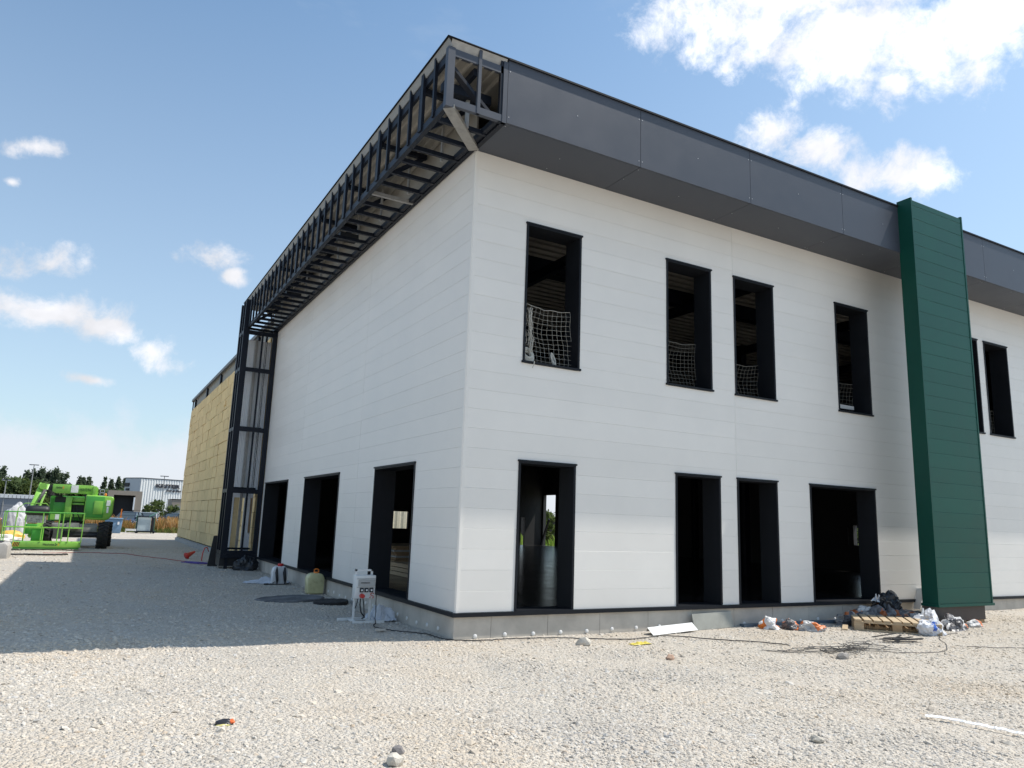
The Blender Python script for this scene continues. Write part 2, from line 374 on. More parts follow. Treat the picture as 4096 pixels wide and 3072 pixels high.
def thing(name, label, cat, loc=(0, 0, 0), rz=0., group=None, world_coords=True):
    o = bpy.data.objects.new(name, None); COL.objects.link(o); o.empty_display_size = .1
    o.location = loc; o.rotation_euler = (0, 0, rz); ORIG[o.name] = tuple(loc) if world_coords else (0, 0, 0)
    return tag(o, label, cat, group)
ORD = ['first', 'second', 'third', 'fourth', 'fifth', 'sixth', 'seventh', 'eighth', 'ninth', 'tenth', 'eleventh', 'twelfth', 'thirteenth', 'fourteenth', 'fifteenth', 'sixteenth', 'seventeenth', 'eighteenth', 'nineteenth', 'twentieth']
def text_mesh(s, size, extrude=.004, m=None, shear=0., bold=.0):
    cu = bpy.data.curves.new('t', 'FONT'); cu.body = s; cu.size = size; cu.extrude = extrude; cu.shear = shear; cu.resolution_u = 2; cu.offset = size*bold
    ob = bpy.data.objects.new('t', cu); me = bpy.data.meshes.new_from_object(ob)
    bpy.data.objects.remove(ob); me.materials.clear()
    if m: me.materials.append(m)
    return me
def lettering(s, parent, pos, size, m, width=None, rz=0., shear=0.):
    me = text_mesh(s, size, .004, m, shear)
    xs = [v.co.x for v in me.vertices]; w = max(xs)-min(xs)
    o = link('lettering', me, parent); p = ORIG.get(parent.name, (0, 0, 0))
    o.location = (pos[0]-p[0], pos[1]-p[1], pos[2]-p[2]); o.rotation_euler = (math.pi/2, 0, rz)
    if width: o.scale = (width/w, 1, 1)
    return o

# ------------------------------------------------------------------ ground
G = -.38
def sstep(a, b, x): t = np.clip((x-a)/(b-a), 0, 1); return t*t*(3-2*t)
def gz(x, y):
    x = np.asarray(x, float); y = np.asarray(y, float)
    near = 1-sstep(45, 60, y)
    z = .05*sstep(1, 6, -x)*(1-sstep(14, 24, y)) + .08*sstep(8.5, 13, x)
    z = z + .012*np.sin(x*1.7+.6*y)*np.cos(y*1.3-.4*x) + .008*np.sin(3.1*x+1.1)*np.sin(2.7*y)
    return G + z*near
def g1(x, y): return float(gz(x, y))
def build_ground():
    xs = np.unique(np.concatenate([np.linspace(-900, -40, 12), np.linspace(-40, -12, 15), np.arange(-12, 20.01, .4), np.linspace(22, 60, 10), np.linspace(80, 900, 10)]))
    ys = np.unique(np.concatenate([np.linspace(-400, -20, 10), np.arange(-12, 22.01, .4), np.linspace(24, 62, 20), np.linspace(70, 1500, 14)]))
    X, Y = np.meshgrid(xs, ys); Z = gz(X, Y); n, m = X.shape
    v = np.stack([X.ravel(), Y.ravel(), Z.ravel()], 1)
    idx = np.arange(n*m).reshape(n, m)
    f = np.stack([idx[:-1, :-1].ravel(), idx[:-1, 1:].ravel(), idx[1:, 1:].ravel(), idx[1:, :-1].ravel()], 1)
    me = bpy.data.meshes.new('gravel_ground'); me.from_pydata(v.tolist(), [], f.tolist()); me.materials.append(MATS['gravel_bed'])
    me.polygons.foreach_set('use_smooth', [True]*len(me.polygons))
    tag(link('gravel_ground', me), kind='structure')
build_ground()
GRASSG = mat('dry_turf', (.20, .17, .075), .95, var=.35, scale=.8)
ASPH = mat('car_park_asphalt', (.075, .075, .078), .9, var=.15, scale=2)
tag(B(MB().quad((-90, 56, -.372), (60, 53, -.372), (60, 66, -.372), (-90, 66, -.372)), 'grass_verge', GRASSG), kind='structure')
tag(B(MB().quad((-90, 66, -.371), (140, 66, -.371), (140, 190, -.371), (-90, 190, -.371)), 'car_park', ASPH), kind='structure')
tag(B(MB().quad((-300, 190, -.371), (300, 190, -.371), (300, 420, -.371), (-300, 420, -.371)), 'far_meadow', mat('far_meadow_grass', (.09, .12, .04), .95, var=.3, scale=.1)), kind='structure')

def rock_mesh(name, seed, sub=1, m=None):
    bm = bmesh.new(); bmesh.ops.create_icosphere(bm, subdivisions=sub, radius=1)
    r = random.Random(seed); ax = (r.uniform(.8, 1.25), r.uniform(.65, 1.), r.uniform(.42, .75))
    for v in bm.verts:
        k = 1 + .32*noise.noise(v.co*1.3 + Vector((seed*7.3, seed*1.9, 0))) + r.uniform(-.13, .13)
        v.co = Vector((v.co.x*ax[0], v.co.y*ax[1], v.co.z*ax[2]))*k
    me = bpy.data.meshes.new(name); bm.to_mesh(me); bm.free(); me.materials.append(m or STONE); return me
def vnoise(x, y, s, seed):
    r = np.random.default_rng(seed); T = r.random((64, 64)); u = x*s+100; v = y*s+100
    i = np.floor(u).astype(int); j = np.floor(v).astype(int); fu = u-i; fv = v-j; fu = fu*fu*(3-2*fu); fv = fv*fv*(3-2*fv)
    g = lambda a, b: T[a % 64, b % 64]
    return (g(i, j)*(1-fu)+g(i+1, j)*fu)*(1-fv) + (g(i, j+1)*(1-fu)+g(i+1, j+1)*fu)*fv
def fines(x, y):
    """where the yard is compacted: wheel tracks along the front and loose patches of fines"""
    w = .5*(vnoise(x, y, .35, 1)-.5)
    t = np.exp(-((y+2.15+.06*x+w)/.34)**2) + np.exp(-((y+3.75+.06*x+w)/.34)**2)*.8
    t = t*sstep(-3, 3, x) + .8*np.exp(-((x+3.1+w*1.5)/.3)**2)*sstep(1, 5, y) + .8*np.exp(-((x+4.75+w*1.5)/.3)**2)*sstep(1, 5, y)
    p = sstep(.52, .72, .6*vnoise(x, y, .45, 2)+.4*vnoise(x, y, 1.3, 3))
    return np.clip(np.maximum(t, p), 0, 1)
def build_gravel():
    rocks = bpy.data.collections.new('stone_shapes')
    for k in range(9): rocks.objects.link(bpy.data.objects.new('stone_shape', rock_mesh('stone', k)))
    P = []; S = []
    def ring(r0, r1, dens, s0, s1, pw):
        a0, a1 = YAW-math.radians(44), YAW+math.radians(44)
        n = int(dens*(a1-a0)/2*(r1*r1-r0*r0))
        r = np.sqrt(rng.uniform(r0*r0, r1*r1, n)); a = rng.uniform(a0, a1, n)
        x = CAM.x + r*np.sin(a); y = CAM.y + r*np.cos(a)
        keep = ~((x > -.03) & (y > -.03)); x = x[keep]; y = y[keep]
        s = s0 + (s1-s0)*rng.random(len(x))**pw
        # finer, emptier patches
        k2 = rng.random(len(x)) > .78*fines(x, y)*(s < .03)
        P.append(np.stack([x, y, gz(x, y)], 1)[k2]); S.append(s[k2])
    ring(2.2, 6., 1700, .006, .027, 2.6)
    ring(6., 11., 900, .008, .029, 2.4)
    ring(11., 20., 260, .011, .033, 2.2)
    ring(20., 38., 42, .014, .045, 2.)
    ring(2.2, 12., 6, .025, .05, 2.4)
    P_ = np.concatenate(P); S_ = np.concatenate(S); P_[:, 2] -= S_*.1
    n = len(P_)
    me = bpy.data.meshes.new('gravel_stones'); me.vertices.add(n); me.vertices.foreach_set('co', P_.ravel())
    a = me.attributes.new('stone_scale', 'FLOAT', 'POINT'); a.data.foreach_set('value', S_)
    rt = np.stack([rng.normal(0, .35, n), rng.normal(0, .35, n), rng.uniform(0, 6.283, n)], 1)
    a = me.attributes.new('stone_rot', 'FLOAT_VECTOR', 'POINT'); a.data.foreach_set('vector', rt.ravel())
    a = me.attributes.new('stone_kind', 'INT', 'POINT'); a.data.foreach_set('value', rng.integers(0, 9, n).astype(np.int32))
    o = link('gravel_stones', me); tag(o, 'pale limestone gravel chips covering the whole yard', 'gravel', kind='stuff')
    ng = bpy.data.node_groups.new('scatter_stones', 'GeometryNodeTree')
    ng.interface.new_socket('Geometry', in_out='INPUT', socket_type='NodeSocketGeometry'); ng.interface.new_socket('Geometry', in_out='OUTPUT', socket_type='NodeSocketGeometry')
    N = ng.nodes; L = ng.links
    gi = N.new('NodeGroupInput'); go = N.new('NodeGroupOutput'); ip = N.new('GeometryNodeInstanceOnPoints')
    ci = N.new('GeometryNodeCollectionInfo'); ci.inputs['Collection'].default_value = rocks; ci.inputs['Separate Children'].default_value = True; ci.inputs['Reset Children'].default_value = True
    def attr(nm, t):
        q = N.new('GeometryNodeInputNamedAttribute'); q.data_type = t; q.inputs['Name'].default_value = nm
        return [s for s in q.outputs if s.enabled and s.name == 'Attribute'][0]
    e2r = N.new('FunctionNodeEulerToRotation'); L.new(attr('stone_rot', 'FLOAT_VECTOR'), e2r.inputs[0])
    L.new(gi.outputs[0], ip.inputs['Points']); L.new(ci.outputs[0], ip.inputs['Instance']); ip.inputs['Pick Instance'].default_value = True
    L.new(attr('stone_kind', 'INT'), ip.inputs['Instance Index']); L.new(e2r.outputs[0], ip.inputs['Rotation']); L.new(attr('stone_scale', 'FLOAT'), ip.inputs['Scale'])
    L.new(ip.outputs[0], go.inputs[0])
    md = o.modifiers.new('scatter', 'NODES'); md.node_group = ng
build_gravel()

# ------------------------------------------------------------------ the building
PW = .3                       # cladding pitch
bld = thing('warehouse_building', 'large unfinished white panelled hall with grey eaves and open window holes', 'building', (0, 0, 0))
WZ0, WZ1, DZ1 = 3.85, 6.19, 2.258
WIN_R = [(.99, 2.08), (3.98, 5.08), (5.675, 6.775), (8.66, 9.75), (12.95, 14.03), (14.31, 15.38)]
DOOR_R = [(.98, 2.045), (4.172, 5.243), (5.668, 6.733), (7.658, 9.698)]
DOOR_L = [(1.82, 3.888), (6.235, 9.30), (11.142, 14.19)]
HOLES_R = [(a, b, WZ0, WZ1) for a, b in WIN_R] + [(a, b, -.01, DZ1) for a, b in DOOR_R]
HOLES_L = [(a, b, -.01, DZ1) for a, b in DOOR_L]
MAP_R = lambda u, d, z: (u, d, z)
MAP_L = lambda u, d, z: (d, u, z)
def holed_slab(u0, u1, z0, z1, holes, d0, d1, P, chamf=0.):
    hs = [h for h in holes if h[1] > u0+1e-6 and h[0] < u1-1e-6 and h[3] > z0+1e-6 and h[2] < z1-1e-6]
    us = sorted({u0, u1, *[min(max(x, u0), u1) for h in hs for x in h[:2]]})
    zs = sorted({z0, z1, *[min(max(x, z0), z1) for h in hs for x in h[2:]]})
    ins = [[not any(h[0] < (us[i]+us[i+1])/2 < h[1] and h[2] < (zs[j]+zs[j+1])/2 < h[3] for h in hs) for j in range(len(zs)-1)] for i in range(len(us)-1)]
    g = lambda i, j: 0 <= i < len(us)-1 and 0 <= j < len(zs)-1 and ins[i][j]
    mb = MB()
    zf = lambda z: z-chamf if abs(z-z1) < 1e-9 else z
    for i in range(len(us)-1):
        for j in range(len(zs)-1):
            if not ins[i][j]: continue
            a, b, c, e = us[i], us[i+1], zs[j], zs[j+1]
            mb.quad(P(a, d0, c), P(b, d0, c), P(b, d0, zf(e)), P(a, d0, zf(e)))
            mb.quad(P(a, d1, c), P(a, d1, e), P(b, d1, e), P(b, d1, c))
            if not g(i-1, j): mb.quad(P(a, d0, c), P(a, d0, zf(e)), P(a, d1, e), P(a, d1, c))
            if not g(i+1, j): mb.quad(P(b, d0, c), P(b, d1, c), P(b, d1, e), P(b, d0, zf(e)))
            if not g(i, j-1): mb.quad(P(a, d0, c), P(a, d1, c), P(b, d1, c), P(b, d0, c))
            if not g(i, j+1):
                dc = d0+chamf*.8
                if chamf: mb.quad(P(a, d0, zf(e)), P(b, d0, zf(e)), P(b, dc, e), P(a, dc, e))
                mb.quad(P(a, dc, e), P(b, dc, e), P(b, d1, e), P(a, d1, e))
    return mb if mb.f else None
XR = 20.0; YL = 14.5
wall_r = B(holed_slab(.05, XR, -.02, 7.6, HOLES_R, .004, .3, MAP_R), 'wall_front', WHITE_CORE, bld); wall_r['label'] = 'sunny white panelled long wall with eight dark openings'
wall_l = B(holed_slab(.3, YL, -.02, 7.6, HOLES_L, .004, .3, MAP_L), 'wall_side', WHITE_CORE, bld); wall_l['label'] = 'shaded white panelled gable wall with three tall openings'
def clad(wall, joints, holes, P):
    gap = .0006
    for k in range(25):
        z0, z1 = k*PW+gap, (k+1)*PW-gap
        for a, b in zip(joints[:-1], joints[1:]):
            # an opening through the full height of a course cuts the panel in two
            cuts = sorted((h[0], h[1]) for h in holes if h[2] <= z0+.002 and h[3] >= z1-.002 and h[1] > a and h[0] < b)
            seg = []; u = a+.003
            for h0, h1 in cuts:
                if h0 > u+.01: seg.append((u, h0))
                u = max(u, h1)
            if b-.003 > u+.01: seg.append((u, b-.003))
            for u0, u1 in seg:
                mb = holed_slab(u0, u1, z0, min(z1, 7.42), holes, 0.0, .05, P, .004)
                if mb is None: continue
                o = B(mb, 'panel', WHITE, wall); d = random.uniform(-.0008, .0008)
                if P is MAP_R: o.location.y = d
                else: o.location.x = d
clad(wall_r, [.06, 5.66, 11.26, 16.86, XR], HOLES_R, MAP_R)
clad(wall_l, [.06, 4.98, 9.95, YL-.02], HOLES_L, MAP_L)
# white folded corner trim
mb = MB(); pts = [(.062, -.004), (.012, -.007), (-.007, .012), (-.004, .062), (.02, .062), (.02, .02), (.062, .02)]
mb.prism(pts, -.005, 7.3, 'z'); B(mb, 'corner_trim', WHITE, bld)

def opening(u0, u1, z0, z1, P, name, sill, cap=True, depth=.42):
    """folded anthracite lining of one hole: jambs and head, a cap over it and a sill or threshold"""
    t = .035; f0 = -.012; mb = MB()
    def bx(a, b, d0, d1, c, e):
        p, q = P(a, d0, c), P(b, d1, e); mb.box(min(p[0], q[0]), max(p[0], q[0]), min(p[1], q[1]), max(p[1], q[1]), c, e)
    bx(u0-.004, u0+t, f0, depth, z0, z1-t); bx(u1-t, u1+.004, f0, depth, z0, z1-t); bx(u0-.004, u1+.004, f0-.002, depth, z1-t, z1+.003)
    o = B(mb, name, ANTH, bld)
    mb = MB(); bx(u0-.018, u1+.018, -.03, .006, z1-.012, z1+.016); B(mb, 'lintel_cap', ANTH, o)
    mb = MB()
    if sill: bx(u0-.022, u1+.022, -.035, .01, z0-.026, z0+.008); bx(u0+t, u1-t, .0, depth, z0-.03, z0+.006)
    else: bx(u0+t, u1-t, -.02, depth, z0-.02, z0+.004)
    B(mb, 'sill', ANTH, o)
    return o
for a, b in WIN_R: opening(a, b, WZ0, WZ1, MAP_R, 'window_lining', True)
for a, b in DOOR_R: opening(a, b, 0., DZ1, MAP_R, 'door_lining', False)
for a, b in DOOR_L: opening(a, b, 0., DZ1, MAP_L, 'door_lining', False)

# base flashing and plinth
for P, n0, n1, nm in ((MAP_R, -.045, XR, 'r'), (MAP_L, -.01, YL, 'l')):
    mb = MB()
    p, q = P(n0, -.045, 0), P(n1, .02, 0)
    if P is MAP_L: q = P(n1, .02, 0); p = P(.022, -.045, 0)
    mb.box(min(p[0], q[0]), max(p[0], q[0]), min(p[1], q[1]), max(p[1], q[1]), -.062, -.004)
    B(mb, 'base_flashing', ANTH, bld)
pl_core = B(MB().box(.05, XR, .05, .3, -.9, -.05).box(.05, .3, .3, 15.4, -.9, -.05), 'plinth', CONC, bld)
pj = [-.008, .6]
while pj[-1] < XR: pj.append(pj[-1]+.9855)
for a, b in zip(pj[:-1], pj[1:]):
    o = B(MB().box(a+.003, b-.003, random.uniform(.0, .004), .06, -.75, -.064), 'plinth_panel', PLINTH, pl_core)
lj = [.062]
while lj[-1] < 14.4: lj.append(lj[-1]+1.2)
for a, b in zip(lj[:-1], lj[1:]):
    B(MB().box(random.uniform(.0, .004), .06, a+.003, b-.003, -.75, -.064), 'plinth_panel', PLINTH, pl_core)
disc_me = MB().lathe([(.001, -.012), (.026, -.012), (.033, -.006), (.033, .01)], 14, 'y').mesh('disc', DISC, smooth=True)
disc_ml = MB().lathe([(.001, -.012), (.026, -.012), (.033, -.006), (.033, .01)], 14, 'x').mesh('disc', DISC, smooth=True)
x = .34
while x < 14: link('fixing_disc', disc_me, pl_core, (x, 0, -.33+random.uniform(-.012, .012))); x += .494
y = .55
while y < 6.6: link('fixing_disc', disc_ml, pl_core, (0, y, -.29+random.uniform(-.02, .02))); y += .42
# ------------------------------------------------------------------ clad eave along the front
ZS, ZT = 7.2, 8.255
fas = B(MB().box(.03, XR, -.95, .0, 7.235, 7.26).box(.03, XR, -.965, -.94, 7.23, 8.2), 'eave_box', STEEL, bld)
fj = [.0, 2.56, 5.13, 7.72, 10.3, 12.75, 15.3, 17.9, XR]
rv = MB().lathe([(.001, -.004), (.008, -.003), (.008, .002)], 8, 'y').mesh('rivet', RIVET)
rvz = MB().lathe([(.001, -.004), (.008, -.003), (.008, .002)], 8, 'z').mesh('rivet', RIVET)
for a, b in zip(fj[:-1], fj[1:]):
    p = B(MB().box(a+.004, b-.004, -1.0, -.972, ZS+.002, ZT-.02), 'fascia_panel', FASC, fas)
    s = B(MB().box(a+.004, b-.004, -.968, .0, ZS, ZS+.02), 'soffit_panel', FASC, fas)
    for x in (a+.035, (a+b)/2, b-.035):
        for z in (ZS+.1, ZS+.52, ZT-.2):
            if (abs(x-(a+b)/2) < .01) == (z != ZS+.52): continue
            link('rivet', rv, fas, (x, -1.0, z))
        for y in (-.9, -.5, -.1):
            if random.random() < .4: link('rivet', rvz, fas, (x, y, ZS))
B(MB().box(.0, XR, -1.028, .1, ZT-.018, ZT+.012), 'coping', ANTH, fas)
# roof deck over the whole wing and the hall behind
roof = B(MB().box(.02, XR, -.93, 15.4, 8.12, 8.22).box(.02, XR, 15.4, 37.6, 7.74, 7.86), 'roof', DECK, bld)

# ------------------------------------------------------------------ unclad eave along the gable wall
ev = B(MB().box(-.965, -.885, -.995, 15.4, 7.2, 7.315), 'eave_frame', STEEL, bld); ev['label'] = 'unclad dark steel eave framing with open bays'
B(MB().box(-.945, -.895, -.985, 15.4, 7.985, 8.105), 'top_rail', STEEL, ev)
B(MB().box(-.53, -.47, -.9, 15.3, 7.86, 7.975), 'purlin', STEEL, ev)
B(MB().box(-.075, -.012, .0, 15.3, 7.2, 7.27), 'wall_rail', STEEL, ev)
B(MB().box(-.16, -.09, -.9, 15.3, 7.215, 7.30), 'inner_rail', STEEL, ev)
# inclined zinc edge strip and its dark lip
mb = MB(); mb.prism([(-.955, 8.13), (-1.005, 8.245), (-.985, 8.255), (-.935, 8.14)], -.99, 15.45); B(mb, 'edge_strip', mat('dull_zinc_edge', (.22, .22, .21), .5), ev)
B(MB().box(-1.03, -.82, -1.03, 15.47, 8.248, 8.262), 'coping', ANTH, ev)
stud_me = None; n_st = 33
for k in range(n_st):
    y = -.475 + k*.505
    if y > 15.2: break
    heavy = k % 4 == 1
    w = .07 if heavy else .054
    o = B(MB().box(-.99, -.94, y-w/2-(.03 if heavy else 0), y+w/2, 7.24, 8.26), 'stud', STEEL, ev)
    if heavy:
        B(MB().box(-.985, -.95, y+.06, y+.085, 7.26, 8.0), 'stud', STEEL, ev)
        B(MB().bar((-.93, y, 7.27), (-.06, y, 7.95), .05, .08), 'strut', STEEL, ev)
        B(MB().box(-.92, -.05, y-.04, y+.04, 7.9, 7.985), 'bracket_beam', STEEL, ev)
    B(MB().box(-.89, -.075, y-.03, y+.03, 7.2, 7.27), 'joist', ZINC if k == 6 else STEEL, ev)
    if k % 3 == 2: B(MB().box(-.3, -.26, y+.2, y+.24, 7.25, 7.95), 'hanger', ZINC, ev)
    if k in (11, 21): B(MB().box(-.7, -.3, y+.12, y+.4, 7.3, 7.42), 'dark_box', BLACK, ev)
# trapezoidal deck, ribs running along the gable
prof = []
x = -.93
while x < -.03:
    prof += [(x, 8.03), (x+.1, 8.03), (x+.125, 7.985), (x+.16, 7.985), (x+.185, 8.03)]; x += .185
mb = MB(); top = [(p[0], p[1]+.006) for p in prof][::-1]; mb.prism(prof + top, -.97, 15.35); B(mb, 'roof_deck', DECK, ev)
# back of the box: pale upstand against the wall head
B(MB().box(-.01, .02, .0, 15.3, 7.45, 8.12), 'upstand', DECK, ev)
# open end bay facing the yard
B(MB().box(-.998, -.885, -1.0, -.905, 7.17, 8.12), 'corner_post', FASC, ev)
B(MB().box(-.498, -.448, -1.002, -.95, 7.2, 8.24), 'stud', FASC, ev)
B(MB().box(-.075, -.002, -1.0, -.94, 7.19, 8.2), 'end_post', FASC, ev)
B(MB().box(-.12, -.08, -.99, -.93, 7.19, 8.2), 'stud', STEEL, ev)
B(MB().box(-.885, -.077, -.995, -.93, 7.2, 7.31), 'bottom_rail', FASC, ev)
B(MB().box(-.885, -.077, -.99, -.94, 7.99, 8.11), 'top_rail', FASC, ev)
B(MB().box(-.885, -.077, -.62, -.5, 7.66, 7.80), 'cross_beam', STEEL, ev)
B(MB().bar((-.9, -.9, 7.85), (-.25, -.9, 7.3), .05, .11, (0, 1, 0)), 'strut', STEEL, ev)
B(MB().box(-.075, -.0, -.99, .0, 7.19, 7.26), 'joist', STEEL, ev)
mb = MB(); mb.prism([(-.94, 8.10), (-1.005, 8.245), (-.985, 8.255), (-.92, 8.11)], 0, 1)
mb2 = MB()
for i in range(0, 1): mb2.prism([(-.935, 8.10), (-1.005, 8.245), (-.985, 8.255), (-.915, 8.11)], -.95, -.02, 'x')
B(mb2, 'edge_strip', ZINC, ev)
B(MB().box(-1.03, .0, -1.03, -.8, 8.249, 8.263), 'coping', ANTH, ev)
B(MB().bar((-.93, -.95, 7.165), (-.06, -.02, 7.18), .16, .02), 'diagonal_brace', ZINC, ev)
B(MB().bar((-.87, -1.0, 7.19), (-.0, -.07, 7.2), .012, .05), 'brace_lip', ZINC, ev)
B(MB().box(-.46, -.41, -.55, -.5, 7.2, 7.9), 'hanger', ZINC, ev)

# ------------------------------------------------------------------ open steel pilaster at the far end of the gable
pf = B(MB().box(-1.085, .0, 14.47, 15.42, -.06, .045), 'pilaster_frame', STEEL, bld); pf['label'] = 'tall open dark steel pilaster frame backed with ribbed sheet'
for x0, x1, y0, y1 in [(-1.085, -.9, 14.47, 14.56), (-.5, -.445, 14.48, 14.54), (-.15, -.012, 14.47, 14.56), (-1.085, -1.03, 14.9, 14.96), (-1.085, -1.02, 15.33, 15.42), (-.22, -.16, 15.3, 15.4)]:
    B(MB().box(x0, x1, y0, y1, .05, 7.2 if x0 > -.6 else 8.15), 'post', STEEL, pf)
for z in (.1, 1.98, 3.92, 5.85, 7.07):
    B(MB().box(-.9, -.15, 14.475, 14.55, z-.06, z+.07), 'cross_bar', STEEL, pf)
    B(MB().box(-.9, -.15, 14.95, 15.05, z+.08, z+.14), 'cross_bar', STEEL, pf)
    B(MB().box(-1.08, -1.03, 14.56, 15.33, z-.05, z+.06), 'cross_bar', STEEL, pf)
prof = []; x = -.93
while x < -.06: prof += [(x, 15.30), (x+.022, 15.30), (x+.028, 15.285), (x+.044, 15.285), (x+.05, 15.30)]; x += .05
RIBW = mat('white_ribbed_liner', (.84, .85, .86), .45, var=.04)
mb = MB(); mb.prism(prof + [(p[0], p[1]+.008) for p in prof][::-1], 2.0, 7.0, 'z'); B(mb, 'ribbed_sheet', RIBW, pf)
B(MB().box(-.56, -.49, 15.15, 15.27, .1, 7.0), 'inner_post', ZINC, pf)
B(MB().box(-.93, -.72, 15.28, 15.31, .12, 2.0).box(-.4, -.14, 15.28, 15.31, .12, 2.0).box(-.72, -.4, 15.28, 15.31, 1.8, 2.0), 'back_board', RIBW, pf)
B(MB().box(-.72, -.56, 15.29, 15.33, .2, 1.8), 'insulation_board', WOOL, pf)
B(MB().box(-.22, -.17, 15.2, 15.25, .7, 1.8), 'timber_strip', WOODD, pf)
B(MB().box(-1.08, -.05, 14.6, 15.38, -.30, -.06), 'base_box', BLACK, pf)
for x in (-.94, -.12): B(MB().box(x, x+.09, 14.52, 14.66, -.42, -.06), 'foot', STEEL, pf)

# ------------------------------------------------------------------ green pilaster on the long wall
gp = B(MB().box(9.58, 11.38, -1.29, -.985, .03, 8.3), 'green_pilaster', GREEN, bld); gp['label'] = 'tall dark green panelled pilaster in front of the long wall'
z = .06
while z < 8.28:
    B(MB().prism([(-1.296, z+.002), (-1.296, min(z+.289, 8.3)-.008), (-1.291, min(z+.289, 8.3)), (-1.27, min(z+.289, 8.3)), (-1.27, z+.002)], 9.595, 11.365, 'x'), 'panel', GREEN, gp)
    z += .29
for x0, x1 in ((9.55, 9.593), (11.367, 11.41)): B(MB().box(x0, x1, -1.305, -.985, .03, 8.345), 'edge_trim', GREEN, gp)
B(MB().box(9.53, 11.43, -1.325, -.97, -.002, .045), 'bottom_trim', GREEN, gp)
B(MB().box(9.51, 11.16, -1.27, -1.0, -.27, -.005), 'base_block', mat('brown_fibre_board', (.085, .07, .06), .8), gp)
B(MB().box(9.6, 9.9, -1.2, -1.0, -.42, -.27).box(10.95, 11.15, -1.25, -1.0, -.42, -.27), 'shim_block', WOODD, gp)

# ------------------------------------------------------------------ yellow mineral wool wall of the hall behind
iw = B(MB().box(.02, .25, 15.42, 37.75, -.12, 7.24), 'insulated_wall', mat('wool_shadow_gap', (.36, .26, .12), .95), bld); iw['label'] = 'side wall covered in yellow mineral wool boards'
variants = [MB().box(-.05, .03, 0, 1.185, 0, .474).mesh('insulation_board', WOOL) for _ in range(1)]
# slightly slumped edges on the other variants
for s in range(3):
    bm = bmesh.new(); bm.from_mesh(variants[0]); bmesh.ops.subdivide_edges(bm, edges=[e for e in bm.edges if e.calc_length() > .4], cuts=3, use_grid_fill=True)
    for v in bm.verts:
        v.co += Vector((.012*noise.noise(v.co*3+Vector((s*9, 0, 0))), .01*noise.noise(v.co*4+Vector((0, s*9, 0))), .008*noise.noise(v.co*4+Vector((0, 0, s*9)))))
    me = bpy.data.meshes.new('insulation_board'); bm.to_mesh(me); bm.free(); me.materials.append(WOOL); variants.append(me)
rows = 15; rh = 7.34/rows
for r in range(rows):
    y = 15.42 - (.6 if r % 2 else 0) - random.uniform(0, .4)
    while y < 37.8:
        w = 1.2 if random.random() < .85 else random.choice((.6, .8))
        y1 = min(y+w, 37.84)
        if y1 > 15.5 and y1-max(y, 15.42) > .05:
            ys = max(y, 15.42)
            o = link('insulation_board', random.choice(variants), iw, (random.uniform(-.012, .012), ys+random.uniform(0, .012), -.11+r*rh), (random.uniform(-.006, .006), 0, random.uniform(-.008, .008)))
            o.scale = (1, (y1-ys)/1.2*(random.uniform(.955, .975) if random.random() < .3 else random.uniform(.99, 1.005)), rh/.48*random.uniform(.965, 1.0))
        y += w
# torn flap of wool
B(MB().box(-.09, -.045, 24.05, 24.5, 5.93, 6.12), 'torn_wool', WOOL, iw)
hb = B(MB().box(.06, .25, 15.42, 37.7, 7.24, 7.74), 'head_band', mat('sheet_grey_green', (.22, .21, .18), .6), bld)
B(MB().box(-.09, .3, 15.42, 37.78, 7.76, 7.9), 'coping', mat('dark_grey_coping', (.10, .10, .105), .5), hb)
for y in (18.0, 22.7, 27.0, 31.7, 36.6): B(MB().box(-.03, .06, y-.12, y+.12, 7.26, 7.75), 'bracket', STEEL, hb)
B(MB().box(-.03, .02, 37.55, 37.75, 7.24, 7.76), 'end_plate', STEEL, hb)
B(MB().box(-.03, .3, 15.42, 38.2, -.75, -.16).box(-.11, -.03, 15.42, 38.2, -.75, -.2), 'plinth', CONC, bld)
B(MB().box(-.06, .05, 35.6, 38.0, -.155, -.13), 'plinth_strip', WOOD, bld)
# far gable and the walls that close the hall
def wall_slab(name, u0, u1, z0, z1, holes, d0, d1, P, m): return B(holed_slab(u0, u1, z0, z1, holes, d0, d1, P), name, m, bld)
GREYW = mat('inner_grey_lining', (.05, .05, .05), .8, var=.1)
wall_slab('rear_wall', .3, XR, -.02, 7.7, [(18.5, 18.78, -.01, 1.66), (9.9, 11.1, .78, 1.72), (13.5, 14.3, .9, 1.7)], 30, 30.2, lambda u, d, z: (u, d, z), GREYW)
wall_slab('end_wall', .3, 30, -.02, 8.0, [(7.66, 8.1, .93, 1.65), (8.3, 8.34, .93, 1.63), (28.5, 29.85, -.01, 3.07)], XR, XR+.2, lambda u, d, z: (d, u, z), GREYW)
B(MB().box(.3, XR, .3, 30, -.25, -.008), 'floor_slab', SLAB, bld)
B(MB().box(.3, XR, .9, 12., 3.25, 3.45), 'mezzanine_slab', mat('dim_concrete', (.12, .115, .11), .9), bld)
prof = []; y = .3
while y < 30: prof += [(y, 7.1), (y+.14, 7.1), (y+.17, 7.04), (y+.25, 7.04), (y+.28, 7.1)]; y += .28
mb = MB(); mb.prism(prof + [(p[0], p[1]+.01) for p in prof][::-1], .3, XR, 'x'); B(mb, 'ceiling_deck', DECK, bld)
for y in (3.3, 8.2, 13.1): B(MB().box(.3, XR, y-.08, y+.08, 6.7, 7.03).box(.3, XR, y-.15, y+.15, 6.68, 6.7), 'roof_beam', STEEL, bld)
for x in (3.1, 7.3, 11.6, 16.): B(MB().box(x-.06, x+.06, .4, 29.9, 6.45, 6.67), 'roof_beam', STEEL, bld)
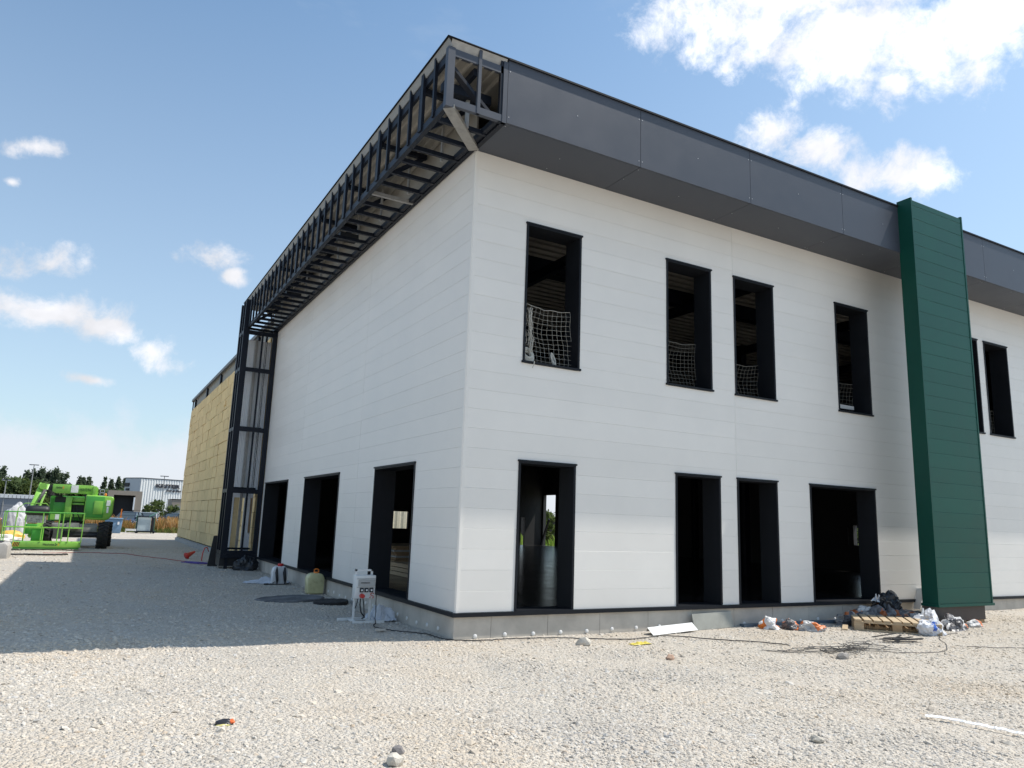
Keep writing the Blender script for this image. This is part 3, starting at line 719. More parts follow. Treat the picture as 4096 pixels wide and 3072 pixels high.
for x in (6.3, 12.4, 18.2):
    for y in (6.2, 14.5, 22): B(MB().box(x-.1, x+.1, y-.12, y-.1, 0, 7).box(x-.1, x+.1, y+.1, y+.12, 0, 7).box(x-.01, x+.01, y-.1, y+.1, 0, 7), 'column', STEEL, bld)
B(MB().bar((XR-.1, 29.0, 1.6), (XR-.1, 29.9, .0), .09, .09), 'brace', STEEL, bld)

# ------------------------------------------------------------------ safety nets in the upper windows
def net_mesh(x0, x1, z0, zt, y, seed, cell=.1, sag=.06, r=.0028):
    rnd = random.Random(seed); mb = MB()
    nu = max(2, round((x1-x0)/cell)); nv = max(2, round((zt-z0)/cell))
    def pt(u, v):
        x = x0+(x1-x0)*u; top = zt - sag*math.sin(math.pi*u) - .04*u
        z = z0+(top-z0)*v
        b = math.sin(math.pi*v)*math.sin(math.pi*min(1, u+.12))
        return Vector((x + .035*math.sin(4*v+seed) + .02*noise.noise(Vector((u*4, v*4, seed))), y + .10*b + .03*noise.noise(Vector((u*5, v*5, seed+9))), z + .012*noise.noise(Vector((u*7, v*7, seed+3)))))
    for i in range(nu+1): mb.tube([pt(i/nu, k/12) for k in range(13)], r, 4)
    for j in range(nv): mb.tube([pt(k/12, j/nv) for k in range(13)], r, 4)
    mb.tube([pt(k/16, 1.) for k in range(17)], r*1.9, 5)
    return mb
nets = [(1.02, 2.04, 1.0, 'knotted white safety net with a rope bundle in the upper window nearest the corner'),
        (4.01, 5.04, .93, 'pale safety net across the second upper window from the corner'),
        (5.71, 6.74, .76, 'pale safety net across the third upper window from the corner'),
        (8.69, 9.71, .72, 'pale safety net in the upper window left of the green pilaster'),
        (14.34, 15.34, .72, 'dim safety net in the upper window right of the green pilaster')]
for k, (a, b, h, lab) in enumerate(nets):
    if k:
        o = B(net_mesh(a, b, WZ0+.02, WZ0+h+.05, .36+.02*k, k+1, cell=.075+.006*k, sag=.03+.03*(k % 3)), 'safety_net', mat('shaded_rope', (.24, .23, .20), .9, var=.2, scale=30)); tag(o, lab, 'net', 'safety nets in the upper windows')  # rope colour darkened to carry the shade deeper inside these windows
    else:
        t = thing('safety_net', lab, 'net', (1.5, .2, WZ0), group='safety nets in the upper windows')
        B(net_mesh(a, b, WZ0+.02, WZ0+h+.06, .2, 1, cell=.085, r=.0023), 'mesh', ROPE, t)
        mb = MB(); rnd = random.Random(4)
        for s in range(9):   # gathered strands
            x = 1.17+rnd.uniform(-.03, .03)
            mb.tube([(x+.02*math.sin(q*2+s)+.05*(1-q/10), .12+.02*math.cos(q+s), WZ0+.06+.088*q) for q in range(11)], .006, 4)
        for s in range(7):
            mb.tube([(1.04+.012*s+.03*math.sin(q*1.3+s*2), .15, WZ0+.3+.065*q) for q in range(10)], .0045, 4)
        B(mb, 'gathered_strands', ROPE, t)
        def bundle(cx, cz, rx, rz, n, sd):
            m2 = MB(); r2 = random.Random(sd)
            for s in range(n):
                a0 = r2.uniform(0, 6.28); tl = r2.uniform(-.9, .9); rr = r2.uniform(.6, 1.)
                m2.tube([(cx+rx*rr*math.cos(q*.524+a0), .1+.07*math.sin(q*.524+a0)*math.cos(tl), cz+rz*rr*math.sin(q*.524+a0)*math.cos(tl*.5)+.03*tl) for q in range(13)], .009, 5)
            return m2
        B(bundle(1.14, WZ0+.14, .11, .13, 34, 5), 'rope_bundle', ROPE, t)
        B(bundle(1.63, WZ0+.12, .035, .13, 12, 6), 'rope_hank', ROPE, t)
        B(MB().tube([(1.19, .0, WZ0+.03), (1.17, -.07, WZ0+.0), (1.15, -.075, WZ0-.07), (1.13, -.07, WZ0-.11)], .008, 5), 'rope_end', ROPE, t)
tag(B(MB().box(9.0, 9.5, .25, .31, WZ0+.12, WZ0+.2), 'white_board', WPAINT), 'small pale board lying behind the net left of the green pilaster', 'board')

# ------------------------------------------------------------------ material stored inside, seen through the first gable opening
st = thing('board_stack', 'dim stack of sheet boards inside the first gable opening', 'board stack', (3.3, 9.5, 0))
for k in range(9):
    dx = random.uniform(-.06, .06); B(MB().box(2.3+dx, 4.6+dx, 8.6, 11., .16+k*.05, .2+k*.05), 'board', WOODD if k % 3 else CONC, st)
for y in (8.8, 9.8, 10.8): B(MB().box(2.3, 4.6, y-.05, y+.05, -.006, .16), 'bearer', WOOD, st)
st = thing('timber_stack', 'low pale timber stack on the floor inside the first gable opening', 'timber stack', (2.4, 6.6, 0))
for k in range(3): B(MB().box(1.7, 3.1, 5.9+.02*k, 7.3, .0+k*.1, .085+k*.1), 'plank', WOOD, st)

# ------------------------------------------------------------------ things on the ground by the gable wall
# distribution board on its stand
el = thing('distribution_board', 'white site electrical distribution board on a metal stand by the gable wall', 'distribution board', (-.65, 2.15, g1(-.65, 2.15)), rz=0)
gy = g1(-.65, 2.15)
B(MB().box(-.82, -.48, 2.08, 2.24, .0, .368), 'cabinet', WPAINT, el, bevel=.008)
cab = el.children[0]
B(MB().box(-.775, -.495, 2.066, 2.082, .195, .3), 'breaker_window', mat('smoky_cover', (.42, .42, .41), .25), cab)
mb = MB()
for k in range(7): mb.box(-.735+k*.022, -.718+k*.022, 2.058, 2.068, .243, .256)
B(mb, 'breaker_row', BLACK, cab)
B(MB().box(-.8, -.49, 2.07, 2.083, .313, .319).box(-.8, -.49, 2.07, 2.083, .178, .184), 'seam', mat('grey_trim', (.3, .3, .3), .5), cab)
for k in range(3):
    x = -.715+k*.082
    s = B(MB().box(x-.032, x+.032, 2.055, 2.082, .1, .17), 'socket', BLACK, cab, bevel=.006)
    B(MB().box(x-.014, x+.014, 2.05, 2.056, .12, .147), 'socket_insert', WPAPER, s)
B(MB().lathe([(.034, 2.0), (.036, 2.07), (.036, 2.085)], 14, 'y', (-.71, 0, .045)), 'red_socket', REDP, cab)
mb = MB(); mb.tube([(-.505, 2.068, .075), (-.53, 2.068, .088), (-.555, 2.068, .078), (-.56, 2.068, .06), (-.53, 2.068, .045), (-.505, 2.068, .035), (-.507, 2.068, .012), (-.53, 2.068, .01)], .006, 4); mb.tube([(-.575, 2.068, .012), (-.555, 2.068, .03)], .005, 4); B(mb, 'red_mark', REDP, cab)
for x in (-.81, -.54): B(MB().box(x, x+.03, 2.16, 2.19, gy+.02, .46), 'post', WPAINT, el)
B(MB().box(-.81, -.51, 2.16, 2.19, .43, .46), 'handle', WPAINT, el)
for y in (1.98, 2.42): B(MB().box(-.86 if y < 2 else -.98, -.33 if y < 2 else -.4, y-.02, y+.02, gy-.005, gy+.04), 'foot', WPAINT, el)
for x in (-.8, -.53): B(MB().bar((x, 1.98, gy+.02), (x, 2.42, gy+.02), .03, .03), 'foot', WPAINT, el)
mb = MB(); mb.tube([(-.7, 2.14, .0), (-.71, 2.12, -.1), (-.69, 2.1, -.22), (-.62, 2.12, -.3), (-.6, 2.3, -.34)], .011, 6); mb.tube([(-.66, 2.14, .0), (-.64, 2.13, -.12), (-.63, 2.1, -.3)], .009, 6); mb.tube([(-.74, 2.14, .0), (-.77, 2.13, -.12), (-.79, 2.2, -.2)], .008, 6)
B(mb, 'supply_cable', CABLE, el)
def ground_path(pts, r, lift=.0, n=14, wob=.02, seed=0):
    """cable lying on the ground through the given plan points"""
    rnd = random.Random(seed); P = [Vector((p[0], p[1], 0)) for p in pts]; out = []
    for i in range(len(P)-1):
        p0, p1, p2, p3 = P[max(i-1, 0)], P[i], P[i+1], P[min(i+2, len(P)-1)]
        for k in range(n):
            t = k/n
            q = .5*((2*p1) + (p2-p0)*t + (2*p0-5*p1+4*p2-p3)*t*t + (3*p1-p0-3*p2+p3)*t**3)
            q += Vector((rnd.uniform(-wob, wob), rnd.uniform(-wob, wob), 0))*.4
            q.z = g1(q.x, q.y)+r+lift+rnd.uniform(.004, .012); out.append(q)
    q = P[-1].copy(); q.z = g1(q.x, q.y)+r+lift; out.append(q)
    return out
c = [( -.49, 2.05, .13), (-.485, 2.0, .08), (-.49, 1.98, -.05), (-.48, 1.98, -.2), (-.5, 1.95, -.3)]
c = [Vector(q) for q in c] + ground_path([(-.52, 1.85), (-.68, 1.45), (-.55, 1.1), (-.2, .6), (-.12, .12), (.2, -.16), (1.0, -.28), (1.9, -.42), (2.6, -.75), (3.4, -.72), (4.1, -1.35), (4.7, -1.9)], .008, seed=2)
tag(B(MB().tube(c, .008, 5), 'power_cable', CABLE, smooth=True), 'thin black power cable trailing from the distribution board along the plinth', 'cable')

# crumpled film: a sheet with folded noise
def film(name, label, cx, cy, sx, sy, h, m, seed, cat='plastic sheet', group=None, rz=0.):
    bm = bmesh.new(); bmesh.ops.create_grid(bm, x_segments=22, y_segments=22, size=1)
    for v in bm.verts:
        p = v.co.copy(); k = 1 + .25*noise.noise(p*1.2+Vector((seed, 0, 0)))
        q = Vector((p.x*sx*k + .15*sx*noise.noise(p*2.3+Vector((0, seed, 0))), p.y*sy*k + .15*sy*noise.noise(p*2.1+Vector((0, 0, seed))), 0))
        e = max(0, 1-max(abs(p.x), abs(p.y))**3)
        z = abs(noise.noise(p*1.7+Vector((seed*2, 1, 0))))*h*2.2*e + abs(noise.noise(p*5+Vector((1, seed, 3))))*h*.5
        c_, s_ = math.cos(rz), math.sin(rz); x = cx+q.x*c_-q.y*s_; y = cy+q.x*s_+q.y*c_
        v.co = (x-cx, y-cy, g1(x, y)+z+.012-g1(cx, cy))
    me = bpy.data.meshes.new(name); bm.to_mesh(me); bm.free(); me.materials.append(m)
    md = link(name, me, None, (cx, cy, g1(cx, cy)))
    s = md.modifiers.new('thick', 'SOLIDIFY'); s.thickness = .004
    return tag(md, label, cat, group)
FILM = mat('milky_plastic_film', (.58, .61, .66), .3, var=.1)
film('plastic_sheet', 'crumpled bluish plastic film behind the distribution board', -.28, 2.28, .24, .16, .17, FILM, 3.)
film('plastic_sheet', 'crumpled white plastic film around the backpack sprayer', -.68, 9.55, .5, .22, .09, FILM, 8.)
# backpack sprayer
gy = g1(-.45, 9.2)
sp = thing('backpack_sprayer', 'white backpack sprayer tank with two black straps and red cap', 'sprayer', (-.45, 9.2, gy))
mb = MB(); mb.prism([(-.63, gy+.02), (-.28, gy+.02), (-.27, gy+.3), (-.3, gy+.40), (-.36, gy+.44), (-.55, gy+.44), (-.61, gy+.40), (-.64, gy+.3)], 9.1, 9.34); B(mb, 'tank', mat('translucent_white_tank', (.68, .69, .70), .35, var=.05), sp, bevel=.025)
for x in (-.55, -.36): B(MB().tube([(x, 9.08, gy+.42), (x-.01, 9.04, gy+.3), (x+.02, 9.05, gy+.12), (x+.03, 9.08, gy+.03)], [.014, .036, .034, .012], 8), 'strap', BLACK, sp, smooth=True)
B(MB().lathe([(.07, gy+.435), (.07, gy+.49), (.06, gy+.505), (.001, gy+.505)], 14, 'z', (-.44, 9.22, 0)), 'cap', REDP, sp, smooth=True)
B(MB().tube([(-.85, 9.0, gy+.03), (-.5, 8.96, gy+.025), (-.25, 8.98, gy+.03)], [.02, .01, .008], 6).tube([(-.62, 9.05, gy+.02), (-.64, 9.0, gy+.06), (-.58, 9.0, gy+.08)], .01, 5).tube([(-.3, 9.05, gy+.02), (-.24, 9.0, gy+.06), (-.2, 9.02, gy+.02)], .01, 5), 'lance', BLACK, sp)
# jerrycan
gy = g1(-.25, 6.7)
jc = thing('jerrycan', 'yellowish plastic jerrycan with orange cap beside the gable opening', 'jerrycan', (-.25, 6.7, gy))
mb = MB(); mb.prism([(-.41, gy+.01), (-.06, gy+.01), (-.05, gy+.33), (-.09, gy+.42), (-.16, gy+.445), (-.32, gy+.445), (-.39, gy+.42), (-.43, gy+.33)], 6.58, 6.84)
B(mb, 'canister', mat('yellowed_plastic', (.58, .55, .30), .4, var=.12, scale=5, dirt=(.36, .33, .17)), jc, bevel=.03)
B(MB().tube([(-.27, 6.7, gy+.45), (-.27, 6.7, gy+.515), (-.24, 6.7, gy+.53), (-.2, 6.7, gy+.53), (-.175, 6.7, gy+.515), (-.175, 6.7, gy+.45)], .014, 6), 'handle', ORANGE, jc)
B(MB().lathe([(.05, gy+.44), (.05, gy+.47), (.001, gy+.47)], 12, 'z', (-.22, 6.7, 0)), 'cap', ORANGE, jc)
# flat mats / covers
def disc_plate(name, label, cx, cy, rx, ry, h, m, seed, tilt):
    mb = MB(); n = 28; gz0 = g1(cx, cy)
    rr = [1+.06*noise.noise(Vector((math.cos(a)*2, math.sin(a)*2, seed))) for a in [2*math.pi*k/n for k in range(n)]]
    pts = lambda z, s: [(cx+rx*s*rr[k]*math.cos(2*math.pi*k/n), cy+ry*s*rr[k]*math.sin(2*math.pi*k/n), gz0+z+tilt*math.cos(2*math.pi*k/n)+.012*noise.noise(Vector((k*.6, seed, s)))) for k in range(n)]
    rings = [pts(.005, 1.), pts(h*.7, 1.), pts(h, .96), pts(h*.8, .6), pts(h*.95, .3)]
    for r in rings: mb.v += r
    for a in range(len(rings)-1):
        for k in range(n): mb.f.append((a*n+k, a*n+(k+1) % n, (a+1)*n+(k+1) % n, (a+1)*n+k))
    mb.f.append(tuple((len(rings)-1)*n+k for k in range(n)))
    return tag(B(mb, name, m), label, 'rubber mat')
disc_plate('rubber_mat', 'large grey round rubber mat lying on the gravel before the jerrycan', -1.0, 5.6, .68, .52, .05, mat('dusty_rubber', (.13, .135, .14), .8, var=.4, scale=4, dirt=(.07, .065, .06)), 1, .02)
disc_plate('rubber_mat', 'smaller dark rubber mat lying next to the large round mat', -.42, 4.75, .34, .36, .06, RUBBER, 5, .012)
tag(link('stone', rock_mesh('stone', 41, 2), None, (-.72, 1.05, g1(-.72, 1.05)+.03)), 'small dark stone on the shaded gravel near the building corner', 'stone').scale = (.09, .06, .05)

def crumpled(name, sx, sy, sz, m, seed, sub=4, amp=.42):
    """a slumped sack or bag: creased closed surface, flat underneath"""
    bm = bmesh.new(); bmesh.ops.create_icosphere(bm, subdivisions=sub, radius=1)
    for v in bm.verts:
        p = v.co.copy()
        k = 1 + amp*noise.noise(p*1.4+Vector((seed*5.1, 0, 0))) + amp*.55*abs(noise.noise(p*3.2+Vector((0, seed*3.3, 0)))) - amp*.3*abs(noise.noise(p*7+Vector((0, 0, seed))))
        sq = max(abs(p.x), abs(p.y))**.0
        z = max(p.z*k, -.35)
        v.co = (p.x*k*sx, p.y*k*sy, (z+.35)*sz/1.35)
    me = bpy.data.meshes.new(name); bm.to_mesh(me); bm.free(); me.materials.append(m); return me
def put(name, me, label, cat, x, y, dz=0., rz=0., group=None, rx=0., ry=0.):
    return tag(link(name, me, None, (x, y, g1(x, y)+dz), (rx, ry, rz)), label, cat, group)
BAGB = mat('black_rubbish_bag', (.022, .024, .028), .35, var=.3)
put('rubbish_bag', crumpled('rubbish_bag', .3, .26, .42, BAGB, 2.), 'slumped black rubbish bag at the foot of the open steel pilaster', 'bag', -.43, 13.85)
lp = B(MB().prism([(-1.264, G-.01), (-.96, G), (-.945, .59), (-1.156, .56)], 15.7, 15.74), 'leaning_panel', BLACK); tag(lp, 'dark flat panel leaning beside the open steel pilaster', 'panel')
# fallen red cone, purple straps, red cable
cx, cy = -1.35, 19.6; gy = g1(cx, cy)
rc = MB().lathe([(.001, 0), (.13, 0), (.13, .02), (.1, .03), (.035, .36), (.03, .37), (.001, .37)], 16).mesh('traffic_cone', REDP, smooth=True)
o = link('traffic_cone', rc, None, (cx-.12, cy, gy+.1), (0, 1.15, .5)); tag(o, 'red traffic cone toppled over before the yellow wall', 'cone')
tag(B(MB().tube([(-1.12, 18.2, G+.02), (-1.1, 18.3, G+.25), (-1.02, 18.5, G+.44), (-.92, 18.7, G+.46), (-.82, 18.9, G+.3)], .018, 6), 'red_hose', REDP, smooth=True), 'short arched red hose behind the leaning panel', 'hose')
mb = MB(); rnd = random.Random(6)
for k in range(9):
    a = (-1.9+rnd.uniform(0, .4), 17.0+rnd.uniform(-.4, .4)); b = (-1.2+rnd.uniform(-.2, .3), 16.9+rnd.uniform(-.5, .4))
    mb.tube(ground_path([a, ((a[0]+b[0])/2, (a[1]+b[1])/2+rnd.uniform(-.3, .3)), b], .014, seed=k, n=6, lift=rnd.uniform(0, .03)), .014, 4)
tag(B(mb, 'lashing_straps', mat('purple_strap', (.10, .07, .30), .7)), 'tangle of purple lashing straps on the shaded gravel', 'straps')
tag(B(MB().tube(ground_path([(-6.0, 22.5), (-4.6, 23.0), (-3.2, 22.0), (-2.6, 20.2), (-2.0, 18.4), (-1.5, 17.6)], .012, seed=5), .012, 5), 'red_cable', mat('red_cable', (.30, .05, .04), .6)), 'thin red cable running over the gravel from the green machine', 'cable')
# concrete block cut by the left edge
mb = MB(); mb.prism([(-8.2, G-.05), (-6.79, G-.05), (-6.81, .05), (-6.88, .13), (-8.2, .13)], 18.5, 19.9)
cb = thing('concrete_block', 'weathered concrete block at the left edge of the yard', 'concrete block', (-7.5, 19.2, G))
B(mb, 'block', CONC, cb, bevel=.03)
B(MB().box(-7.9, -7.0, 18.7, 19.6, .125, .165), 'dark_stain_slab', BLACK, cb, bevel=.01)
tag(B(MB().tube(ground_path([(-7.0, 20.6), (-6.4, 20.9), (-5.7, 20.8), (-5.2, 21.1)], .03, seed=11, wob=.08), .03, 5), 'dark_strap', CABLE), 'dark strap lying on the sunlit gravel before the green lift', 'strap')

# ------------------------------------------------------------------ rubbish along the front wall
# bent white flashing and a grey sheet leaning on the plinth
gy = g1(3.6, -.4)
mb = MB(); a, b = Vector((3.2, -.56, gy+.015)), Vector((4.38, -.30, gy+.02)); up = Vector((-.02, .12, .10)); bk = Vector((.08, .27, .02))
for p, q in ((a, b),):
    t = .006
    mb.quad(tuple(p), tuple(q), tuple(q+up), tuple(p+up)); mb.quad(tuple(p+up), tuple(q+up), tuple(q+bk), tuple(p+bk))
o = B(mb, 'bent_flashing', WPAINT); md = o.modifiers.new('thick', 'SOLIDIFY'); md.thickness = .006
tag(o, 'bent white metal flashing offcut lying against the plinth', 'metal offcut')
o = B(MB().bar((4.42, -.14, gy+.12), (5.42, -.05, gy+.13), .016, .27, (0, .25, 1)), 'grey_sheet', mat('grey_green_sheet', (.30, .30, .265), .6)); tag(o, 'dull grey sheet leaning on the plinth beside the white flashing', 'sheet')
tag(B(MB().box(5.6, 8.6, -.16, -.06, G-.02, G+.05), 'steel_angle', mat('blue_grey_steel', (.10, .14, .18), .5)), 'long blue-grey steel section lying along the plinth', 'steel section')
# sacks: printed plastic, orange white and grey
OW = [(.55, .54, .52), (.62, .17, .04), (.46, .45, .44), (.10, .095, .10)]
SACKS = [mat_sack('printed_sack_%d' % k, [OW[(k+j) % 4] if (k+j) % 4 != 3 or k % 2 else OW[0] for j in range(5)], k+1.3, 5.) for k in range(4)]
GSACK = [mat_sack('grey_sack_%d' % k, [(.10, .10, .11), (.17, .17, .18), (.42, .12, .035), (.12, .12, .13), (.36, .35, .34)], k+7.7, 5.) for k in range(3)]
put('crumpled_sack', crumpled('crumpled_sack', .165, .15, .18, mat_sack('loose_sack', [(.72, .71, .70), (.74, .2, .03), (.7, .69, .68)], 5.2, 5.), 11., amp=.55), 'plump white and orange sack standing alone against the plinth', 'sack', 5.95, -.42, rz=.4)
put('crumpled_sack', crumpled('crumpled_sack', .17, .13, .16, SACKS[1], 12.), 'flattened white and orange sack beside the lone plump one', 'sack', 6.32, -.56, rz=1.1)
put('crumpled_sack', crumpled('crumpled_sack', .2, .12, .14, SACKS[2], 13., amp=.6), 'torn orange sack lying furthest forward on the gravel', 'sack', 6.5, -.86, rz=-.7)
heap = [(7.55, -.42, 0, .24, .2, .3, GSACK[0]), (7.9, -.45, .0, .28, .22, .34, GSACK[1]), (8.25, -.42, .03, .26, .24, .42, GSACK[2]), (8.6, -.45, .05, .3, .22, .46, GSACK[0]), (8.95, -.5, .0, .28, .24, .4, GSACK[1]), (9.25, -.62, 0, .24, .22, .3, GSACK[2]), (8.1, -.62, 0, .26, .2, .26, GSACK[2]), (8.7, -.66, .02, .24, .2, .3, GSACK[1]), (7.75, -.62, .0, .2, .16, .2, SACKS[1]), (9.0, -.78, 0, .22, .2, .24, SACKS[3])]
for k, (x, y, dz, sx, sy, sz, m) in enumerate(heap):
    put('crumpled_sack', crumpled('crumpled_sack', sx, sy, sz*.72, m, 20.+k*1.7, amp=.62), 'crumpled grey and orange sack, %s in the heap by the green pilaster' % (ORD[sorted(h[0] for h in heap).index(x)]+' from the left'), 'sack', x+.55, y, dz*.5, rz=k*1.3, group='sacks heaped by the green pilaster')
put('crumpled_sack', crumpled('crumpled_sack', .2, .15, .13, SACKS[0], 41.), 'half white half orange sack topping the left end of the heap', 'sack', 8.62, -.38, .2, .3)
put('rubbish_bag', crumpled('rubbish_bag', .3, .24, .36, BAGB, 44., amp=.6), 'torn glossy black bag on top of the sack heap', 'bag', 9.3, -.42, .16, .8)
film('plastic_sheet', 'silvery crumpled film on top of the black bag', 9.15, -.36, .16, .1, .1, mat('silver_film', (.66, .67, .69), .2, metal=.3), 51.).location.z += .38
tag(B(MB().bar((10.72, -.12, -.2), (10.95, -.08, .22), .16, .02, (1, 0, 0)), 'white_offcut', WPAINT), 'white panel offcut standing against the wall behind the heap', 'offcut')
put('crumpled_sack', crumpled('crumpled_sack', .3, .2, .3, mat_sack('silver_sack', [(.7, .7, .71), (.74, .74, .75), (.6, .6, .62)], 3.), 61., amp=.6), 'shiny white crumpled sack between the pallet and the green pilaster', 'sack', 9.12, -1.35, 0, .4)
put('crumpled_sack', crumpled('crumpled_sack', .32, .17, .24, SACKS[3], 62., amp=.6), 'white sack with orange print in front of the pilaster base', 'sack', 9.6, -1.55, 0, .2)
put('crumpled_sack', crumpled('crumpled_sack', .2, .1, .12, SACKS[2], 63.), 'small flat orange scrap of sack right of the pilaster base', 'sack', 10.35, -1.5, 0, .1)
put('crumpled_sack', crumpled('crumpled_sack', .1, .1, .2, SACKS[0], 64.), 'red and white scrap peeping out behind the pilaster base', 'sack', 11.45, -.95, 0, .1)
tag(B(MB().prism([(8.98, -.35), (9.1, -.35), (9.12, -.02), (9.09, .0)], -1.28, -1.26), 'white_shard', WPAINT), 'white pointed shard sticking up before the pilaster', 'offcut')
# plastic bag with blue print
wb = thing('carrier_bag', 'white plastic bag with blue print at the pallet corner', 'bag', (8.34, -1.86, g1(8.34, -1.86)), world_coords=False)
link('bag', crumpled('bag', .24, .19, .26, mat('white_bag', (.66, .67, .70), .3, var=.08), 71.), wb)
bl = crumpled('blue_print', .245, .195, .265, mat('blue_print', (.02, .10, .45), .4), 71.)
bm = bmesh.new(); bm.from_mesh(bl)
bmesh.ops.delete(bm, geom=[f for f in bm.faces if not (f.calc_center_median()-Vector((-.1, -.15, .16))).length < .085 or noise.noise(f.calc_center_median()*22) < -.12], context='FACES'); bm.to_mesh(bl); bm.free()
link('blue_print', bl, wb)
# pallet
PAL = 1.35
pa = thing('wooden_pallet', 'weathered wooden pallet lying in front of the sack heap', 'pallet', (7.44, -1.02, g1(7.9, -1.3)), rz=math.atan2(-.75, .66), world_coords=False)
pa.scale = (1.12, 1.0, PAL)
for k in range(9):
    w = random.uniform(.1, .125); x = .01+k*.139
    B(MB().box(x, x+w, random.uniform(-.015, .01), 1.0+random.uniform(-.01, .02), .122, .144), 'deck_board', WOOD, pa)
for y in (.0, .45, .9):
    B(MB().box(0, 1.24, y, y+.1, .1, .12), 'stringer_board', WOOD, pa)
    B(MB().box(0, 1.24, y, y+.1, .0, .02), 'base_board', WOOD, pa)
    for x in (0, .55, 1.1): B(MB().box(x, x+.14, y+.002, y+.098, .02, .1), 'block', WOODD if x == .55 else WOOD, pa)
mb = MB()
for k in range(26): mb.box(.16+(k % 13)*.03+(.55 if k > 12 else 0), .185+(k % 13)*.03+(.55 if k > 12 else 0), .11, .8, .025, random.uniform(.05, .095))
B(mb, 'broken_slats', WOODD, pa)
tag(B(MB().bar((7.2, -1.0, G+.02), (7.55, -.75, G+.05), .09, .02), 'loose_plank', WOOD), 'short loose plank sticking out left of the pallet', 'plank')
mb = MB(); rnd = random.Random(9)
for k in range(9):
    a = Vector((6.6+rnd.uniform(-.1, .2), -2.1+rnd.uniform(-.15, .2), G+.02+rnd.uniform(0, .05))); b = a+Vector((rnd.uniform(.4, .8), rnd.uniform(-.1, .35), rnd.uniform(-.02, .03)))
    b.z = max(b.z, G+.02); mb.bar(a, b, .03, .012)
tag(B(mb, 'black_laths', BLACK), 'loose bundle of thin black laths on the gravel before the pallet', 'laths')
# tangle of wire
mb = MB(); rnd = random.Random(12)
for k in range(9):
    x0 = 3.6+rnd.uniform(0, 1.2); y0 = -2.4+rnd.uniform(-.2, .25)
    mb.tube(ground_path([(x0, y0), (x0+.5, y0+rnd.uniform(-.25, .25)), (x0+.95, y0-.15+rnd.uniform(-.2, .2)), (x0+1.3+rnd.uniform(0, .4), y0-.25+rnd.uniform(-.25, .25))], .006, seed=k, n=8, lift=rnd.uniform(0, .02)), .004, 4)
for k in range(9):
    cx, cy = 4.9+rnd.uniform(-.35, .5), -2.72+rnd.uniform(-.12, .12); r1, r2 = rnd.uniform(.12, .45), rnd.uniform(.08, .2); ph = rnd.uniform(0, 6)
    mb.tube([(cx+r1*math.cos(q*.45+ph), cy+r2*math.sin(q*.45+ph), g1(cx, cy)+.02+.05*abs(math.sin(q*.7+k))+.012*k*.5) for q in range(15)], .004, 4)
tag(B(mb, 'wire_tangle', CABLE), 'tangle of black wire lying in the middle of the sunlit gravel', 'wire')
tag(B(MB().tube(ground_path([(4.9, -2.5), (5.8, -3.0), (6.6, -3.1), (7.4, -2.7), (8.2, -2.1), (9.0, -1.95)], .005, seed=31), .005, 4), 'loose_wire', CABLE), 'single loose black wire curving right of the tangle', 'wire')
tag(B(MB().tube(ground_path([(7.6, -2.9), (8.4, -3.3), (9.6, -3.9), (10.6, -4.6)], .005, seed=32), .005, 4), 'loose_wire', CABLE), 'lone black wire at the right edge of the gravel', 'wire')
film('yellow_film', 'scrap of yellow strapping on the gravel near the white flashing', 2.45, -1.15, .16, .06, .03, mat('yellow_film', (.62, .50, .06), .5), 81., 'scrap')
# crushed can and white strip in the foreground, loose bigger stones
mo = thing('crushed_packet', 'small crushed black packet with an orange end in the foreground', 'packet', (-3.64, -3.52, g1(-3.64, -3.52)), rz=-.25, world_coords=False)
link('body', crumpled('body', .07, .03, .045, mat('black_foil', (.03, .03, .035), .25, var=.4), 91., 3, .3), mo)
link('orange_end', crumpled('orange_end', .026, .022, .028, mat('neon_orange', (.85, .16, .04), .4), 92., 3, .3), mo, (.055, .006, 0.012))
link('yellow_edge', crumpled('yellow_edge', .055, .012, .012, mat('pale_yellow', (.7, .62, .25), .5), 93., 2, .3), mo, (0, -.03, 0))
mb = MB(); pts = ground_path([(2.35, -5.5), (2.44, -5.72), (2.46, -5.9), (2.5, -6.05), (2.52, -6.25), (2.62, -6.5), (2.66, -6.8)], .004, seed=3, n=8, lift=.02)
for p, q in zip(pts[:-1], pts[1:]):
    w = .03; mb.quad((p.x-w/2, p.y, p.z), (q.x-w/2, q.y, q.z), (q.x+w/2, q.y+.012, q.z+.012), (p.x+w/2, p.y+.012, p.z+.012))
o = B(mb, 'white_strap', mat('white_webbing', (.78, .78, .78), .6)); o.modifiers.new('thick', 'SOLIDIFY').thickness = .003
tag(o, 'flat white strap snaking over the gravel at the right edge', 'strap')
for k, (x, y, s, lab) in enumerate([(.67, -5.62, .062, 'squarish beige stone with a flat top in the right foreground'), (-2.72, -4.86, .075, 'large pale stone at the bottom edge of the picture'),
        (1.62, -.9, .1, 'pale boulder on the gravel near the building corner'), (4.55, -2.95, .085, 'grey boulder below the wire tangle'), (2.1, -2.2, .07, 'reddish stone on the gravel before the white flashing'),
        (-2.6, -4.62, .05, 'dark flat stone just above the bottom edge of the picture')]):
    o = link('stone', rock_mesh('stone', 60+k, 2, mat('stone_tone_%d' % k, [(.48, .44, .37), (.58, .53, .45), (.60, .55, .47), (.34, .31, .28), (.42, .28, .2), (.22, .2, .19)][k], .9, var=.2, scale=12, bump=.4, bscale=30)), None, (x, y, g1(x, y)+s*.3), (.1, .2, k)); o.scale = (s,)*3
    tag(o, lab, 'stone')

# ------------------------------------------------------------------ green boom lift
ml = thing('boom_lift', 'bright green articulated boom lift with its work platform on the ground', 'boom lift', (-5.4, 26.8, G))
